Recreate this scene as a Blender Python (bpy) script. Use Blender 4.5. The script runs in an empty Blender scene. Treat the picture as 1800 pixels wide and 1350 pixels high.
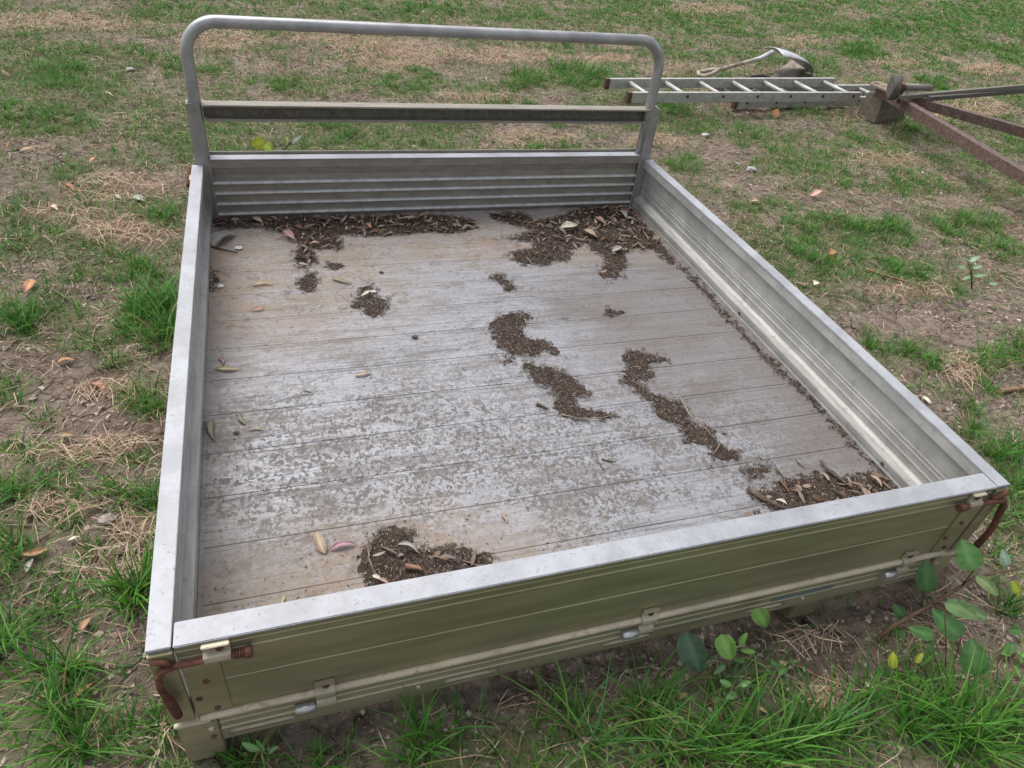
import bpy, bmesh, math, random
import numpy as np
from mathutils import Vector, Matrix

# ------------------------------------------------------------------ camera, sky, sun, exposure
sc = bpy.context.scene
Z0 = 0.37                                   # height of the tray's rim above the ground
CAM = np.array([0.263403, -0.701064, 1.066709 + Z0])
ROT = (0.893313, -0.107862, -0.296491)
FPX = 1239.93                               # focal length in pixels of the 1800 px wide photograph
cd = bpy.data.cameras.new('camera'); cam = bpy.data.objects.new('camera', cd)
sc.collection.objects.link(cam); sc.camera = cam
cam.location = CAM; cam.rotation_euler = ROT
cd.sensor_width = 36; cd.lens = FPX / 1800 * 36; cd.clip_start = 0.05; cd.clip_end = 1000

SUN_EL, SUN_AZ = math.radians(62), math.radians(-35)      # azimuth from +Y towards +X
w = bpy.data.worlds.new('World'); sc.world = w; w.use_nodes = True
nt = w.node_tree; bg = nt.nodes['Background']
sky = nt.nodes.new('ShaderNodeTexSky'); sky.sky_type = 'NISHITA'; sky.sun_disc = False
sky.sun_elevation = SUN_EL; sky.sun_rotation = SUN_AZ
sky.air_density = 1.0; sky.dust_density = 4.0; sky.ozone_density = 1.0
hs = nt.nodes.new('ShaderNodeHueSaturation'); hs.inputs['Saturation'].default_value = 0.36
nt.links.new(sky.outputs[0], hs.inputs['Color']); nt.links.new(hs.outputs[0], bg.inputs['Color'])
bg.inputs['Strength'].default_value = 0.13
sd = bpy.data.lights.new('sun', 'SUN'); so = bpy.data.objects.new('sun', sd); sc.collection.objects.link(so)
sd.energy = 1.1; sd.angle = math.radians(50); sd.color = (1.0, 0.97, 0.93)
d = Vector((math.sin(SUN_AZ) * math.cos(SUN_EL), math.cos(SUN_AZ) * math.cos(SUN_EL), math.sin(SUN_EL)))
so.rotation_euler = d.to_track_quat('Z', 'Y').to_euler(); so.location = d * 20
sc.view_settings.view_transform = 'Standard'; sc.view_settings.look = 'None'
sc.view_settings.exposure = 0.83; sc.view_settings.gamma = 1.0

# ------------------------------------------------------------------ helpers
RM = np.array(Matrix.Identity(3)); RM = np.array(cam.rotation_euler.to_matrix())
rng = np.random.default_rng(7); random.seed(7)
def ray(u, v): return RM @ np.array([(u - 900) / FPX, -(v - 675) / FPX, -1.0])
def onz(u, v, z=0.0):
    r = ray(u, v); return CAM + r * (z - CAM[2]) / r[2]
def ony(u, v, y):
    r = ray(u, v); return CAM + r * (y - CAM[1]) / r[1]
def ondepth(u, v, ref):
    q = (np.asarray(ref) - CAM) @ RM; return CAM + ray(u, v) * (-q[2])
def pix(P):
    q = (np.asarray(P) - CAM) @ RM
    zz = np.maximum(-q[..., 2], 1e-3)
    return 900 + FPX * q[..., 0] / zz, 675 - FPX * q[..., 1] / zz, -q[..., 2]

TAB = rng.random((512, 512))
def vnoise(x, y):
    xi = np.floor(x).astype(int); yi = np.floor(y).astype(int); fx = x - xi; fy = y - yi
    fx = fx * fx * (3 - 2 * fx); fy = fy * fy * (3 - 2 * fy)
    a = TAB[xi % 512, yi % 512]; b = TAB[(xi + 1) % 512, yi % 512]; c = TAB[xi % 512, (yi + 1) % 512]; e = TAB[(xi + 1) % 512, (yi + 1) % 512]
    return (a * (1 - fx) + b * fx) * (1 - fy) + (c * (1 - fx) + e * fx) * fy
def fbm(x, y, s, o=4):
    t = 0; a = 0.5; n = 0
    for k in range(o):
        t = t + a * vnoise(x * s + 17.3 * k + 40, y * s + 9.1 * k + 80); n += a; s *= 2.03; a *= 0.5
    return t / n
def sstep(a, b, x):
    t = np.clip((x - a) / (b - a), 0, 1); return t * t * (3 - 2 * t)
def ground_h(x, y):
    h = 0.045 * (fbm(x, y, 0.6, 2) - 0.5) + 0.03 * (fbm(x, y, 4, 2) - 0.5) + 0.022 * (fbm(x + 3, y, 13, 2) - 0.5) + 0.008 * (fbm(x, y + 5, 40, 1) - 0.5)
    far = np.hypot(x - 1, y - 1)
    inside = (x > -0.03) & (x < 1.83) & (y > -0.03) & (y < 1.98)
    h = np.where(inside, np.minimum(h, 0.004) - 0.012, h)
    front = sstep(0.0, 0.5, y + 0.35) * sstep(2.1, 1.4, x) * sstep(0.4, 0.9, x) * sstep(0.8, 0.3, y)
    return h - 0.03 * front

def nodes_of(mat): return mat.node_tree.nodes, mat.node_tree.links
def new_mat(name, rough=0.6, metal=0.0, color=(.5, .5, .5)):
    m = bpy.data.materials.new(name); m.use_nodes = True
    b = m.node_tree.nodes['Principled BSDF']
    b.inputs['Base Color'].default_value = (*color, 1); b.inputs['Roughness'].default_value = rough; b.inputs['Metallic'].default_value = metal
    return m, b
def N(m, t, **kw):
    n = m.node_tree.nodes.new(t)
    for k, v in kw.items():
        if k in n.inputs: n.inputs[k].default_value = v
        else: setattr(n, k, v)
    return n
def L(m, a, b): m.node_tree.links.new(a, b)
def ramp(m, fac, stops):
    r = N(m, 'ShaderNodeValToRGB'); L(m, fac, r.inputs[0]); el = r.color_ramp.elements
    while len(el) < len(stops): el.new(0.5)
    for e, (p, c) in zip(el, stops):
        e.position = p; e.color = (*c, 1) if len(c) == 3 else c
    return r
def mixc(m, fac, a, b):
    x = N(m, 'ShaderNodeMix', data_type='RGBA')
    for s, val in ((x.inputs['Factor'], fac), (x.inputs[6], a), (x.inputs[7], b)):
        if isinstance(val, bpy.types.NodeSocket): L(m, val, s)
        elif isinstance(val, (int, float)): s.default_value = val
        else: s.default_value = (*val, 1)
    return x.outputs[2]
def math_(m, op, a, b=0.0, clamp=False):
    x = N(m, 'ShaderNodeMath', operation=op); x.use_clamp = clamp
    for s, val in ((x.inputs[0], a), (x.inputs[1], b)):
        if isinstance(val, bpy.types.NodeSocket): L(m, val, s)
        else: s.default_value = val
    return x.outputs[0]
def pos(m, scale=(1, 1, 1)):
    g = N(m, 'ShaderNodeNewGeometry'); mp = N(m, 'ShaderNodeMapping'); mp.inputs['Scale'].default_value = scale
    L(m, g.outputs['Position'], mp.inputs['Vector']); return mp.outputs[0]
def noise(m, vec, scale, detail=4, rough=0.55, dist=0.0):
    n = N(m, 'ShaderNodeTexNoise'); n.inputs['Scale'].default_value = scale; n.inputs['Detail'].default_value = detail
    n.inputs['Roughness'].default_value = rough; n.inputs['Distortion'].default_value = dist
    L(m, vec, n.inputs['Vector']); return n.outputs['Fac']
def bump(m, b, h, strength=0.3, dist=0.01):
    n = N(m, 'ShaderNodeBump'); n.inputs['Strength'].default_value = strength; n.inputs['Distance'].default_value = dist
    L(m, h, n.inputs['Height']); L(m, n.outputs[0], b.inputs['Normal'])
def thr(m, v, a, b):
    r = N(m, 'ShaderNodeMapRange'); r.interpolation_type = 'SMOOTHSTEP'
    r.inputs['From Min'].default_value = a; r.inputs['From Max'].default_value = b
    L(m, v, r.inputs['Value']); return r.outputs[0]

def obj(name, me, mat=None, parent=None):
    o = bpy.data.objects.new(name, me); sc.collection.objects.link(o)
    if mat is not None and not me.materials: me.materials.append(mat)
    if parent is not None: o.parent = parent
    return o
def tag(o, label, cat=None, group=None, kind=None):
    o['label'] = label
    if cat: o['category'] = cat
    if group: o['group'] = group
    if kind: o['kind'] = kind
    return o
def empty(name, loc, label, cat, group=None):
    o = bpy.data.objects.new(name, None); sc.collection.objects.link(o); o.location = loc; o.empty_display_size = 0.05
    return tag(o, label, cat, group)

class MB:
    def __init__(s): s.v = []; s.f = []; s.smooth = []
    def add(s, vs, fs, smooth=False):
        n = len(s.v); s.v += [tuple(map(float, p)) for p in vs]; s.f += [tuple(i + n for i in f) for f in fs]; s.smooth += [smooth] * len(fs); return s
    def box(s, x0, x1, y0, y1, z0, z1):
        return s.add([(x0, y0, z0), (x1, y0, z0), (x1, y1, z0), (x0, y1, z0), (x0, y0, z1), (x1, y0, z1), (x1, y1, z1), (x0, y1, z1)],
                     [(3, 2, 1, 0), (4, 5, 6, 7), (0, 1, 5, 4), (1, 2, 6, 5), (2, 3, 7, 6), (3, 0, 4, 7)])
    def extr(s, prof, fn, ts, smooth=False):
        """closed 2D profile swept over the values ts; fn(a, b, t) -> point"""
        n = len(prof); vs = [fn(a, b, t) for t in ts for a, b in prof]; fs = []
        for k in range(len(ts) - 1):
            for i in range(n):
                j = (i + 1) % n; fs.append((k * n + i, k * n + j, (k + 1) * n + j, (k + 1) * n + i))
        fs.append(tuple(range(n))[::-1]); fs.append(tuple(range((len(ts) - 1) * n, len(ts) * n)))
        return s.add(vs, fs, smooth)
    def tube(s, pts, r, seg=12, cap=True):
        P = [Vector(p) for p in pts]; R = r if isinstance(r, (list, tuple)) else [r] * len(P); vs = []; fs = []
        up = None
        for i, p in enumerate(P):
            t = (P[min(i + 1, len(P) - 1)] - P[max(i - 1, 0)]).normalized()
            if up is None:
                up = t.orthogonal().normalized()
            up = (up - t * up.dot(t)).normalized(); b = t.cross(up)
            for k in range(seg):
                a = 2 * math.pi * k / seg; vs.append(p + (up * math.cos(a) + b * math.sin(a)) * R[i])
        for i in range(len(P) - 1):
            for k in range(seg):
                j = (k + 1) % seg; fs.append((i * seg + k, i * seg + j, (i + 1) * seg + j, (i + 1) * seg + k))
        s.add(vs, fs, True)
        if cap: s.add(vs[:seg], [tuple(range(seg))[::-1]]); s.add(vs[-seg:], [tuple(range(seg))])
        return s
    def beam(s, p0, p1, wd, ht, up=(0, 0, 1)):
        p0 = Vector(p0); p1 = Vector(p1); t = (p1 - p0).normalized(); u = Vector(up); u = (u - t * u.dot(t)).normalized(); b = t.cross(u)
        vs = [p + b * sx * wd / 2 + u * sy * ht / 2 for p in (p0, p1) for sx, sy in ((-1, -1), (1, -1), (1, 1), (-1, 1))]
        return s.add(vs, [(0, 1, 2, 3)[::-1], (4, 5, 6, 7), (0, 1, 5, 4), (1, 2, 6, 5), (2, 3, 7, 6), (3, 0, 4, 7)])
    def mesh(s, name, bevel=0.0, seg=2):
        me = bpy.data.meshes.new(name); me.from_pydata(s.v, [], s.f)
        for p, sm in zip(me.polygons, s.smooth): p.use_smooth = sm
        bm = bmesh.new(); bm.from_mesh(me); bmesh.ops.remove_doubles(bm, verts=bm.verts, dist=1e-6)
        bmesh.ops.recalc_face_normals(bm, faces=bm.faces)
        if bevel:
            ed = [e for e in bm.edges if len(e.link_faces) == 2 and e.calc_face_angle(0) > 0.6]
            bmesh.ops.bevel(bm, geom=ed, offset=bevel, segments=seg, affect='EDGES', clamp_overlap=True)
        bm.to_mesh(me); bm.free(); return me
    def build(s, name, mat, parent=None, bevel=0.0, seg=2): return obj(name, s.mesh(name, bevel, seg), mat, parent)

def tri_mesh(name, V, T, col=None, mat=None, smooth=True):
    me = bpy.data.meshes.new(name); nv = len(V); nt_ = len(T)
    me.vertices.add(nv); me.vertices.foreach_set('co', np.ascontiguousarray(V, dtype=np.float32).ravel())
    me.loops.add(nt_ * 3); me.loops.foreach_set('vertex_index', np.ascontiguousarray(T, dtype=np.int32).ravel())
    me.polygons.add(nt_); me.polygons.foreach_set('loop_start', np.arange(0, nt_ * 3, 3, dtype=np.int32))
    me.polygons.foreach_set('use_smooth', np.full(nt_, smooth))
    me.update(calc_edges=True)
    if col is not None:
        a = me.color_attributes.new('tint', 'FLOAT_COLOR', 'POINT')
        c4 = np.ones((nv, 4), np.float32); c4[:, :3] = col; a.data.foreach_set('color', c4.ravel())
    if mat: me.materials.append(mat)
    return me

# ------------------------------------------------------------------ materials
def alu(name, base, rough=0.45, metal=0.75, stain=(0.16, 0.14, 0.11), amount=0.5, speck=0.4, axis=(1, 1, 1)):
    m, b = new_mat(name, rough, metal)
    p = pos(m, axis); n1 = noise(m, p, 9, 6, 0.65); n2 = noise(m, pos(m), 130, 3, 0.6); n3 = noise(m, pos(m), 38, 4, 0.7, 0.6)
    dark = tuple(c * 0.72 for c in base)
    c = mixc(m, thr(m, n1, 0.32, 0.68), dark, base)
    c = mixc(m, math_(m, 'MULTIPLY', thr(m, n3, 0.55, 0.72), amount), c, stain)
    c = mixc(m, math_(m, 'MULTIPLY', thr(m, n2, 0.63, 0.7), speck), c, tuple(x * 0.5 for x in stain))
    L(m, c, b.inputs['Base Color'])
    r = math_(m, 'ADD', math_(m, 'MULTIPLY', n1, 0.25), rough - 0.1); L(m, r, b.inputs['Roughness'])
    bump(m, b, n2, 0.12, 0.002)
    return m
M = {}
M['rim'] = alu('weathered_aluminium_cap', (0.385, 0.395, 0.42), 0.55, 0.25, (0.26, 0.24, 0.2), 0.4, 0.55)
M['panel'] = alu('aluminium_panel', (0.44, 0.435, 0.41), 0.55, 0.25, (0.16, 0.15, 0.12), 0.45, 0.35, (6, 1, 1))
M['bulk'] = alu('dusty_shaded_aluminium', (0.30, 0.272, 0.228), 0.55, 0.25, (0.13, 0.11, 0.085), 0.5, 0.4, (1, 6, 3))  # base darkened to stand in for shade in the recesses between bulkhead ribs
M['sill'] = alu('sill_aluminium', (0.42, 0.385, 0.25), 0.48, 0.5, (0.2, 0.19, 0.14), 0.2, 0.15, (0.3, 3, 3))
M['gate'] = alu('tailgate_aluminium', (0.40, 0.38, 0.235), 0.42, 0.62, (0.2, 0.19, 0.14), 0.12, 0.12, (0.3, 3, 3))
M['ribm'] = alu('lit_aluminium_rib', (0.66, 0.65, 0.62), 0.45, 0.25, (0.2, 0.18, 0.15), 0.4, 0.3, (3, 3, 3))  # paler copy of the bulkhead metal: light on the ridges put into the colour
M['post'] = alu('post_aluminium', (0.34, 0.33, 0.31), 0.45, 0.35, (0.14, 0.13, 0.11), 0.35, 0.3)
M['tube'] = alu('tube_aluminium', (0.40, 0.40, 0.40), 0.4, 0.6, (0.2, 0.19, 0.17), 0.3, 0.25)
M['bead'] = alu('dusty_bead', (0.62, 0.53, 0.39), 0.7, 0.05, (0.24, 0.16, 0.09), 0.6, 0.5)
M['zinc'] = alu('zinc_plate', (0.5, 0.45, 0.34), 0.5, 0.55, (0.26, 0.17, 0.09), 0.4, 0.2)
M['roller'] = alu('bright_steel', (0.6, 0.6, 0.6), 0.35, 0.8, (0.3, 0.28, 0.25), 0.3, 0.2)
M['ladder'] = alu('ladder_aluminium', (0.47, 0.46, 0.43), 0.5, 0.3, (0.22, 0.17, 0.11), 0.6, 0.3, (3, 3, 3))
def rust(name, a, b_, c_, rough=0.85):
    m, b = new_mat(name, rough, 0.1); p = pos(m); n1 = noise(m, p, 40, 6, 0.7); n2 = noise(m, p, 220, 3, 0.6)
    r = ramp(m, n1, [(0.3, a), (0.5, b_), (0.72, c_)]); L(m, mixc(m, math_(m, 'MULTIPLY', thr(m, n2, 0.5, 0.75), 0.5), r.outputs[0], tuple(x * 0.5 for x in a)), b.inputs['Base Color'])
    bump(m, b, n1, 0.4, 0.003); return m
M['rust'] = rust('rusted_steel', (0.05, 0.022, 0.016), (0.12, 0.045, 0.028), (0.2, 0.09, 0.055))
M['beam'] = rust('red_oxide_steel', (0.075, 0.042, 0.034), (0.12, 0.075, 0.06), (0.22, 0.165, 0.135), 0.6)
M['oldsteel'] = rust('grey_old_steel', (0.1, 0.09, 0.075), (0.17, 0.15, 0.125), (0.26, 0.23, 0.19), 0.65)
M['coupling'] = rust('tan_rusted_plate', (0.14, 0.1, 0.07), (0.24, 0.18, 0.13), (0.32, 0.26, 0.19))
M['rubber'], _ = new_mat('black_rubber', 0.7, 0, (0.03, 0.03, 0.03))
M['tyre'] = rust('dusty_tyre', (0.06, 0.055, 0.05), (0.1, 0.09, 0.08), (0.17, 0.15, 0.13), 0.9)
M['plastic'], _ = new_mat('red_plastic_cap', 0.5, 0, (0.09, 0.035, 0.03))
M['concrete'] = rust('stained_concrete', (0.12, 0.095, 0.072), (0.18, 0.148, 0.115), (0.25, 0.21, 0.165), 0.95)
def wood(name, a, b_):
    m, b = new_mat(name, 0.8); g = N(m, 'ShaderNodeTexCoord'); mp = N(m, 'ShaderNodeMapping'); mp.inputs['Scale'].default_value = (3, 45, 45)
    L(m, g.outputs['Object'], mp.inputs[0]); n1 = noise(m, mp.outputs[0], 1.0, 6, 0.7, 1.0); n2 = noise(m, g.outputs['Object'], 14, 4, 0.6)
    c = mixc(m, thr(m, n1, 0.35, 0.65), a, b_); L(m, mixc(m, thr(m, n2, 0.5, 0.7), c, tuple(x * 0.5 for x in a)), b.inputs['Base Color']); bump(m, b, n1, 0.4, 0.004); return m
M['wood'] = wood('grey_weathered_wood', (0.16, 0.125, 0.095), (0.3, 0.25, 0.2))
M['handle'] = wood('worn_handle_wood', (0.3, 0.25, 0.19), (0.45, 0.39, 0.31))

# deck: aluminium with stains, water spots and sandy dirt (all with shapes of their own)
def deck_material():
    m, b = new_mat('stained_deck', 0.5, 0.3)
    g = N(m, 'ShaderNodeNewGeometry'); P = g.outputs['Position']
    sx = N(m, 'ShaderNodeSeparateXYZ'); L(m, P, sx.inputs[0]); X, Y = sx.outputs[0], sx.outputs[1]
    st = pos(m, (1.2, 16, 1)); st2 = pos(m, (2.5, 60, 1)); ps = pos(m)
    n_str = noise(m, st, 2.2, 6, 0.65, 0.4); n_fine = noise(m, st2, 2.0, 4, 0.7); n_big = noise(m, ps, 2.6, 5, 0.6); n_mid = noise(m, ps, 9, 6, 0.65, 0.5)
    n_grain = noise(m, ps, 160, 3, 0.7); n_spot = noise(m, pos(m, (1, 0.8, 1)), 112, 2, 0.5, 0.5); n_spot2 = noise(m, ps, 26, 3, 0.55, 0.8)
    def reg(cx, cy, rx, ry, soft=0.5, amp=0.55):
        dx = math_(m, 'DIVIDE', math_(m, 'SUBTRACT', X, cx), rx); dy = math_(m, 'DIVIDE', math_(m, 'SUBTRACT', Y, cy), ry)
        r = math_(m, 'SQRT', math_(m, 'ADD', math_(m, 'MULTIPLY', dx, dx), math_(m, 'MULTIPLY', dy, dy)))
        r = math_(m, 'ADD', r, math_(m, 'MULTIPLY', math_(m, 'SUBTRACT', n_mid, 0.5), amp * 2.2))
        inv = N(m, 'ShaderNodeMapRange'); inv.interpolation_type = 'SMOOTHSTEP'
        inv.inputs['From Min'].default_value = 1 + soft; inv.inputs['From Max'].default_value = 1 - soft; L(m, r, inv.inputs['Value']); return inv.outputs[0]
    def mx(*a):
        r = a[0]
        for k in a[1:]: r = math_(m, 'MAXIMUM', r, k)
        return r
    n_mot = noise(m, pos(m, (1, 1.5, 1)), 48, 7, 0.72, 0.3); n_reg = noise(m, pos(m, (1, 1.6, 1)), 4.2, 5, 0.6, 0.3); n_bs = noise(m, ps, 52, 3, 0.5, 0.7)
    clean = mixc(m, thr(m, n_fine, 0.3, 0.7), (0.25, 0.254, 0.272), (0.33, 0.338, 0.368))
    clean = mixc(m, math_(m, 'MULTIPLY', thr(m, n_grain, 0.45, 0.62), 0.6), clean, (0.2, 0.187, 0.182))
    film = mixc(m, n_mot, (0.095, 0.087, 0.082), (0.18, 0.167, 0.158))
    cov = math_(m, 'ADD', math_(m, 'MULTIPLY', n_str, 0.35), math_(m, 'ADD', math_(m, 'MULTIPLY', n_reg, 0.35), math_(m, 'MULTIPLY', n_mot, 0.30)))
    f = math_(m, 'MULTIPLY', thr(m, cov, 0.475, 0.6), 0.85)
    c = mixc(m, f, clean, film)
    n_scr = noise(m, pos(m, (1.6, 95, 1)), 2.0, 5, 0.7, 0.2); n_brk = noise(m, pos(m, (1, 2.5, 1)), 7, 4, 0.6)
    scr = math_(m, 'MULTIPLY', thr(m, n_scr, 0.54, 0.62), thr(m, n_brk, 0.42, 0.6)); c = mixc(m, math_(m, 'MULTIPLY', scr, 0.8), c, (0.085, 0.077, 0.072))
    blo = math_(m, 'MULTIPLY', thr(m, noise(m, pos(m, (0.7, 1.6, 1)), 13, 7, 0.7, 0.5), 0.53, 0.64), 0.6); c = mixc(m, blo, c, (0.15, 0.132, 0.118))
    # dried water spots on the rear half
    wet = mx(reg(0.45, 0.5, 0.62, 0.42, 0.6), reg(1.05, 0.42, 0.6, 0.32, 0.7))
    sp = math_(m, 'MULTIPLY', mx(thr(m, n_spot, 0.535, 0.565), math_(m, 'MULTIPLY', thr(m, n_bs, 0.57, 0.6), 0.9)), wet)
    sp = math_(m, 'MULTIPLY', sp, thr(m, n_reg, 0.32, 0.5)); c = mixc(m, math_(m, 'MULTIPLY', sp, 0.85), c, mixc(m, n_mid, (0.1, 0.09, 0.085), (0.145, 0.13, 0.115)))
    sp2 = thr(m, n_spot2, 0.62, 0.7); c = mixc(m, math_(m, 'MULTIPLY', sp2, 0.5), c, (0.17, 0.142, 0.11))
    # grime along the right side and beside the walls
    gr = mx(thr(m, math_(m, 'ADD', X, math_(m, 'MULTIPLY', math_(m, 'SUBTRACT', n_mid, 0.5), 0.5)), 1.4, 1.72), reg(1.45, 1.0, 0.3, 0.5, 0.7))
    c = mixc(m, math_(m, 'MULTIPLY', gr, 0.75), c, (0.125, 0.108, 0.098))
    gl = thr(m, math_(m, 'SUBTRACT', math_(m, 'MULTIPLY', math_(m, 'SUBTRACT', n_mid, 0.5), 0.35), X), -0.2, -0.04)
    c = mixc(m, math_(m, 'MULTIPLY', gl, 0.6), c, (0.17, 0.148, 0.128))
    # dusty sand: far-left corner, far wall, rear-left corner, thin scatters
    sand = mx(reg(0.2, 1.52, 0.5, 0.45, 0.4, 0.36), reg(0.7, 1.7, 0.8, 0.22, 0.45, 0.36), reg(1.3, 1.68, 0.6, 0.25, 0.5, 0.35), reg(0.33, 0.13, 0.46, 0.25, 0.45, 0.4))
    sc_ = mixc(m, n_grain, (0.2, 0.145, 0.1), (0.32, 0.24, 0.175))
    grey = mixc(m, thr(m, n_big, 0.35, 0.65), sc_, (0.24, 0.2, 0.165))
    c = mixc(m, math_(m, 'MULTIPLY', math_(m, 'MULTIPLY', sand, thr(m, math_(m, 'ADD', math_(m, 'MULTIPLY', n_mot, 0.6), math_(m, 'MULTIPLY', n_brk, 0.4)), 0.36, 0.55)), 0.8), c, grey)
    c = mixc(m, math_(m, 'MULTIPLY', thr(m, n_spot2, 0.55, 0.68), math_(m, 'MULTIPLY', sand, 0.55)), c, (0.13, 0.1, 0.078))
    spk = math_(m, 'MULTIPLY', thr(m, noise(m, ps, 95, 2, 0.5), 0.66, 0.7), 0.8); c = mixc(m, spk, c, (0.09, 0.07, 0.06))
    L(m, c, b.inputs['Base Color'])
    L(m, math_(m, 'SUBTRACT', 0.32, math_(m, 'MULTIPLY', mx(sand, gr, f), 0.32), True), b.inputs['Metallic'])
    L(m, math_(m, 'ADD', 0.48, math_(m, 'MULTIPLY', mx(sand, f, sp), 0.35)), b.inputs['Roughness'])
    bump(m, b, math_(m, 'ADD', math_(m, 'MULTIPLY', n_grain, 0.4), math_(m, 'ADD', n_fine, sand)), 0.25, 0.003)
    return m
M['deck'] = deck_material()

def tint_mat(name, rough=0.6, trans=0.0, spec=0.3):
    m, b = new_mat(name, rough); a = N(m, 'ShaderNodeVertexColor', layer_name='tint'); L(m, a.outputs[0], b.inputs['Base Color'])
    b.inputs['Specular IOR Level'].default_value = spec
    if trans:
        t = N(m, 'ShaderNodeBsdfTranslucent'); L(m, a.outputs[0], t.inputs[0]); mx = N(m, 'ShaderNodeMixShader'); mx.inputs[0].default_value = trans
        L(m, b.outputs[0], mx.inputs[1]); L(m, t.outputs[0], mx.inputs[2]); L(m, mx.outputs[0], m.node_tree.nodes['Material Output'].inputs[0])
    return m
M['grass'] = tint_mat('grass_blades', 0.5, 0.3, 0.22)
M['straw'] = tint_mat('dry_straw', 0.75, 0.15, 0.2)
M['litter'] = tint_mat('litter_flakes', 0.8, 0.0, 0.2)
LEAFM = {}
def leaf_mat(col, rough=0.55, trans=0.15):
    k = (tuple(col), rough)
    if k in LEAFM: return LEAFM[k]
    m, b = new_mat('leaf_%d' % len(LEAFM), rough); g = N(m, 'ShaderNodeTexCoord'); n = noise(m, g.outputs['Object'], 60, 5, 0.6); n2 = noise(m, g.outputs['Object'], 300, 2, 0.6)
    uv = N(m, 'ShaderNodeAttribute', attribute_name='vein')
    c = mixc(m, thr(m, n, 0.35, 0.65), tuple(x * 0.72 for x in col), tuple(min(1, x * 1.15) for x in col))
    c = mixc(m, math_(m, 'MULTIPLY', thr(m, n2, 0.6, 0.72), 0.5), c, tuple(x * 0.4 for x in col))
    c = mixc(m, math_(m, 'MULTIPLY', uv.outputs['Fac'], 0.6), c, tuple(min(1, x * 1.6 + 0.03) for x in col))
    L(m, c, b.inputs['Base Color'])
    t = N(m, 'ShaderNodeBsdfTranslucent'); L(m, c, t.inputs[0]); mx = N(m, 'ShaderNodeMixShader'); mx.inputs[0].default_value = trans
    L(m, b.outputs[0], mx.inputs[1]); L(m, t.outputs[0], mx.inputs[2]); L(m, mx.outputs[0], m.node_tree.nodes['Material Output'].inputs[0])
    bump(m, b, n, 0.2, 0.002); LEAFM[k] = m; return m

def soil_material():
    m, b = new_mat('bare_soil', 0.95); ps = pos(m); b.inputs['Specular IOR Level'].default_value = 0.15
    a = N(m, 'ShaderNodeVertexColor', layer_name='tint'); sep = N(m, 'ShaderNodeSeparateColor'); L(m, a.outputs[0], sep.inputs[0])
    n1 = noise(m, ps, 3.5, 6, 0.65); n2 = noise(m, ps, 28, 6, 0.7); n3 = noise(m, ps, 170, 4, 0.7)
    c = mixc(m, thr(m, n1, 0.3, 0.7), (0.185, 0.138, 0.108), (0.33, 0.258, 0.208))
    c = mixc(m, thr(m, n2, 0.48, 0.7), c, (0.39, 0.315, 0.262)); c = mixc(m, math_(m, 'MULTIPLY', thr(m, n2, 0.5, 0.33), 0.75), c, (0.06, 0.042, 0.032))
    c = mixc(m, math_(m, 'MULTIPLY', thr(m, n3, 0.55, 0.7), 0.45), c, (0.37, 0.29, 0.21))
    c = mixc(m, math_(m, 'MULTIPLY', sep.outputs[1], math_(m, 'ADD', 0.25, math_(m, 'MULTIPLY', n2, 0.8)), True), c, mixc(m, n3, (0.07, 0.115, 0.028), (0.17, 0.215, 0.075)))
    c = mixc(m, math_(m, 'MULTIPLY', sep.outputs[0], thr(m, n3, 0.3, 0.6), True), c, (0.44, 0.32, 0.225))
    L(m, c, b.inputs['Base Color'])
    v = N(m, 'ShaderNodeTexVoronoi', feature='DISTANCE_TO_EDGE'); v.inputs['Scale'].default_value = 11
    w_ = N(m, 'ShaderNodeMixRGB'); w_.inputs[0].default_value = 0.12; nn = N(m, 'ShaderNodeTexNoise'); nn.inputs['Scale'].default_value = 9; L(m, ps, nn.inputs[0]); L(m, ps, w_.inputs[1]); L(m, nn.outputs['Color'], w_.inputs[2]); L(m, w_.outputs[0], v.inputs['Vector'])
    crack = math_(m, 'MULTIPLY', thr(m, v.outputs['Distance'], 0.0, 0.05), thr(m, n1, 0.7, 0.5))
    h = math_(m, 'ADD', math_(m, 'MULTIPLY', n2, 1.0), math_(m, 'ADD', math_(m, 'MULTIPLY', n3, 0.35), math_(m, 'MULTIPLY', crack, 0.4)))
    bump(m, b, h, 1.0, 0.035); return m
M['soil'] = soil_material()

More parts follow.
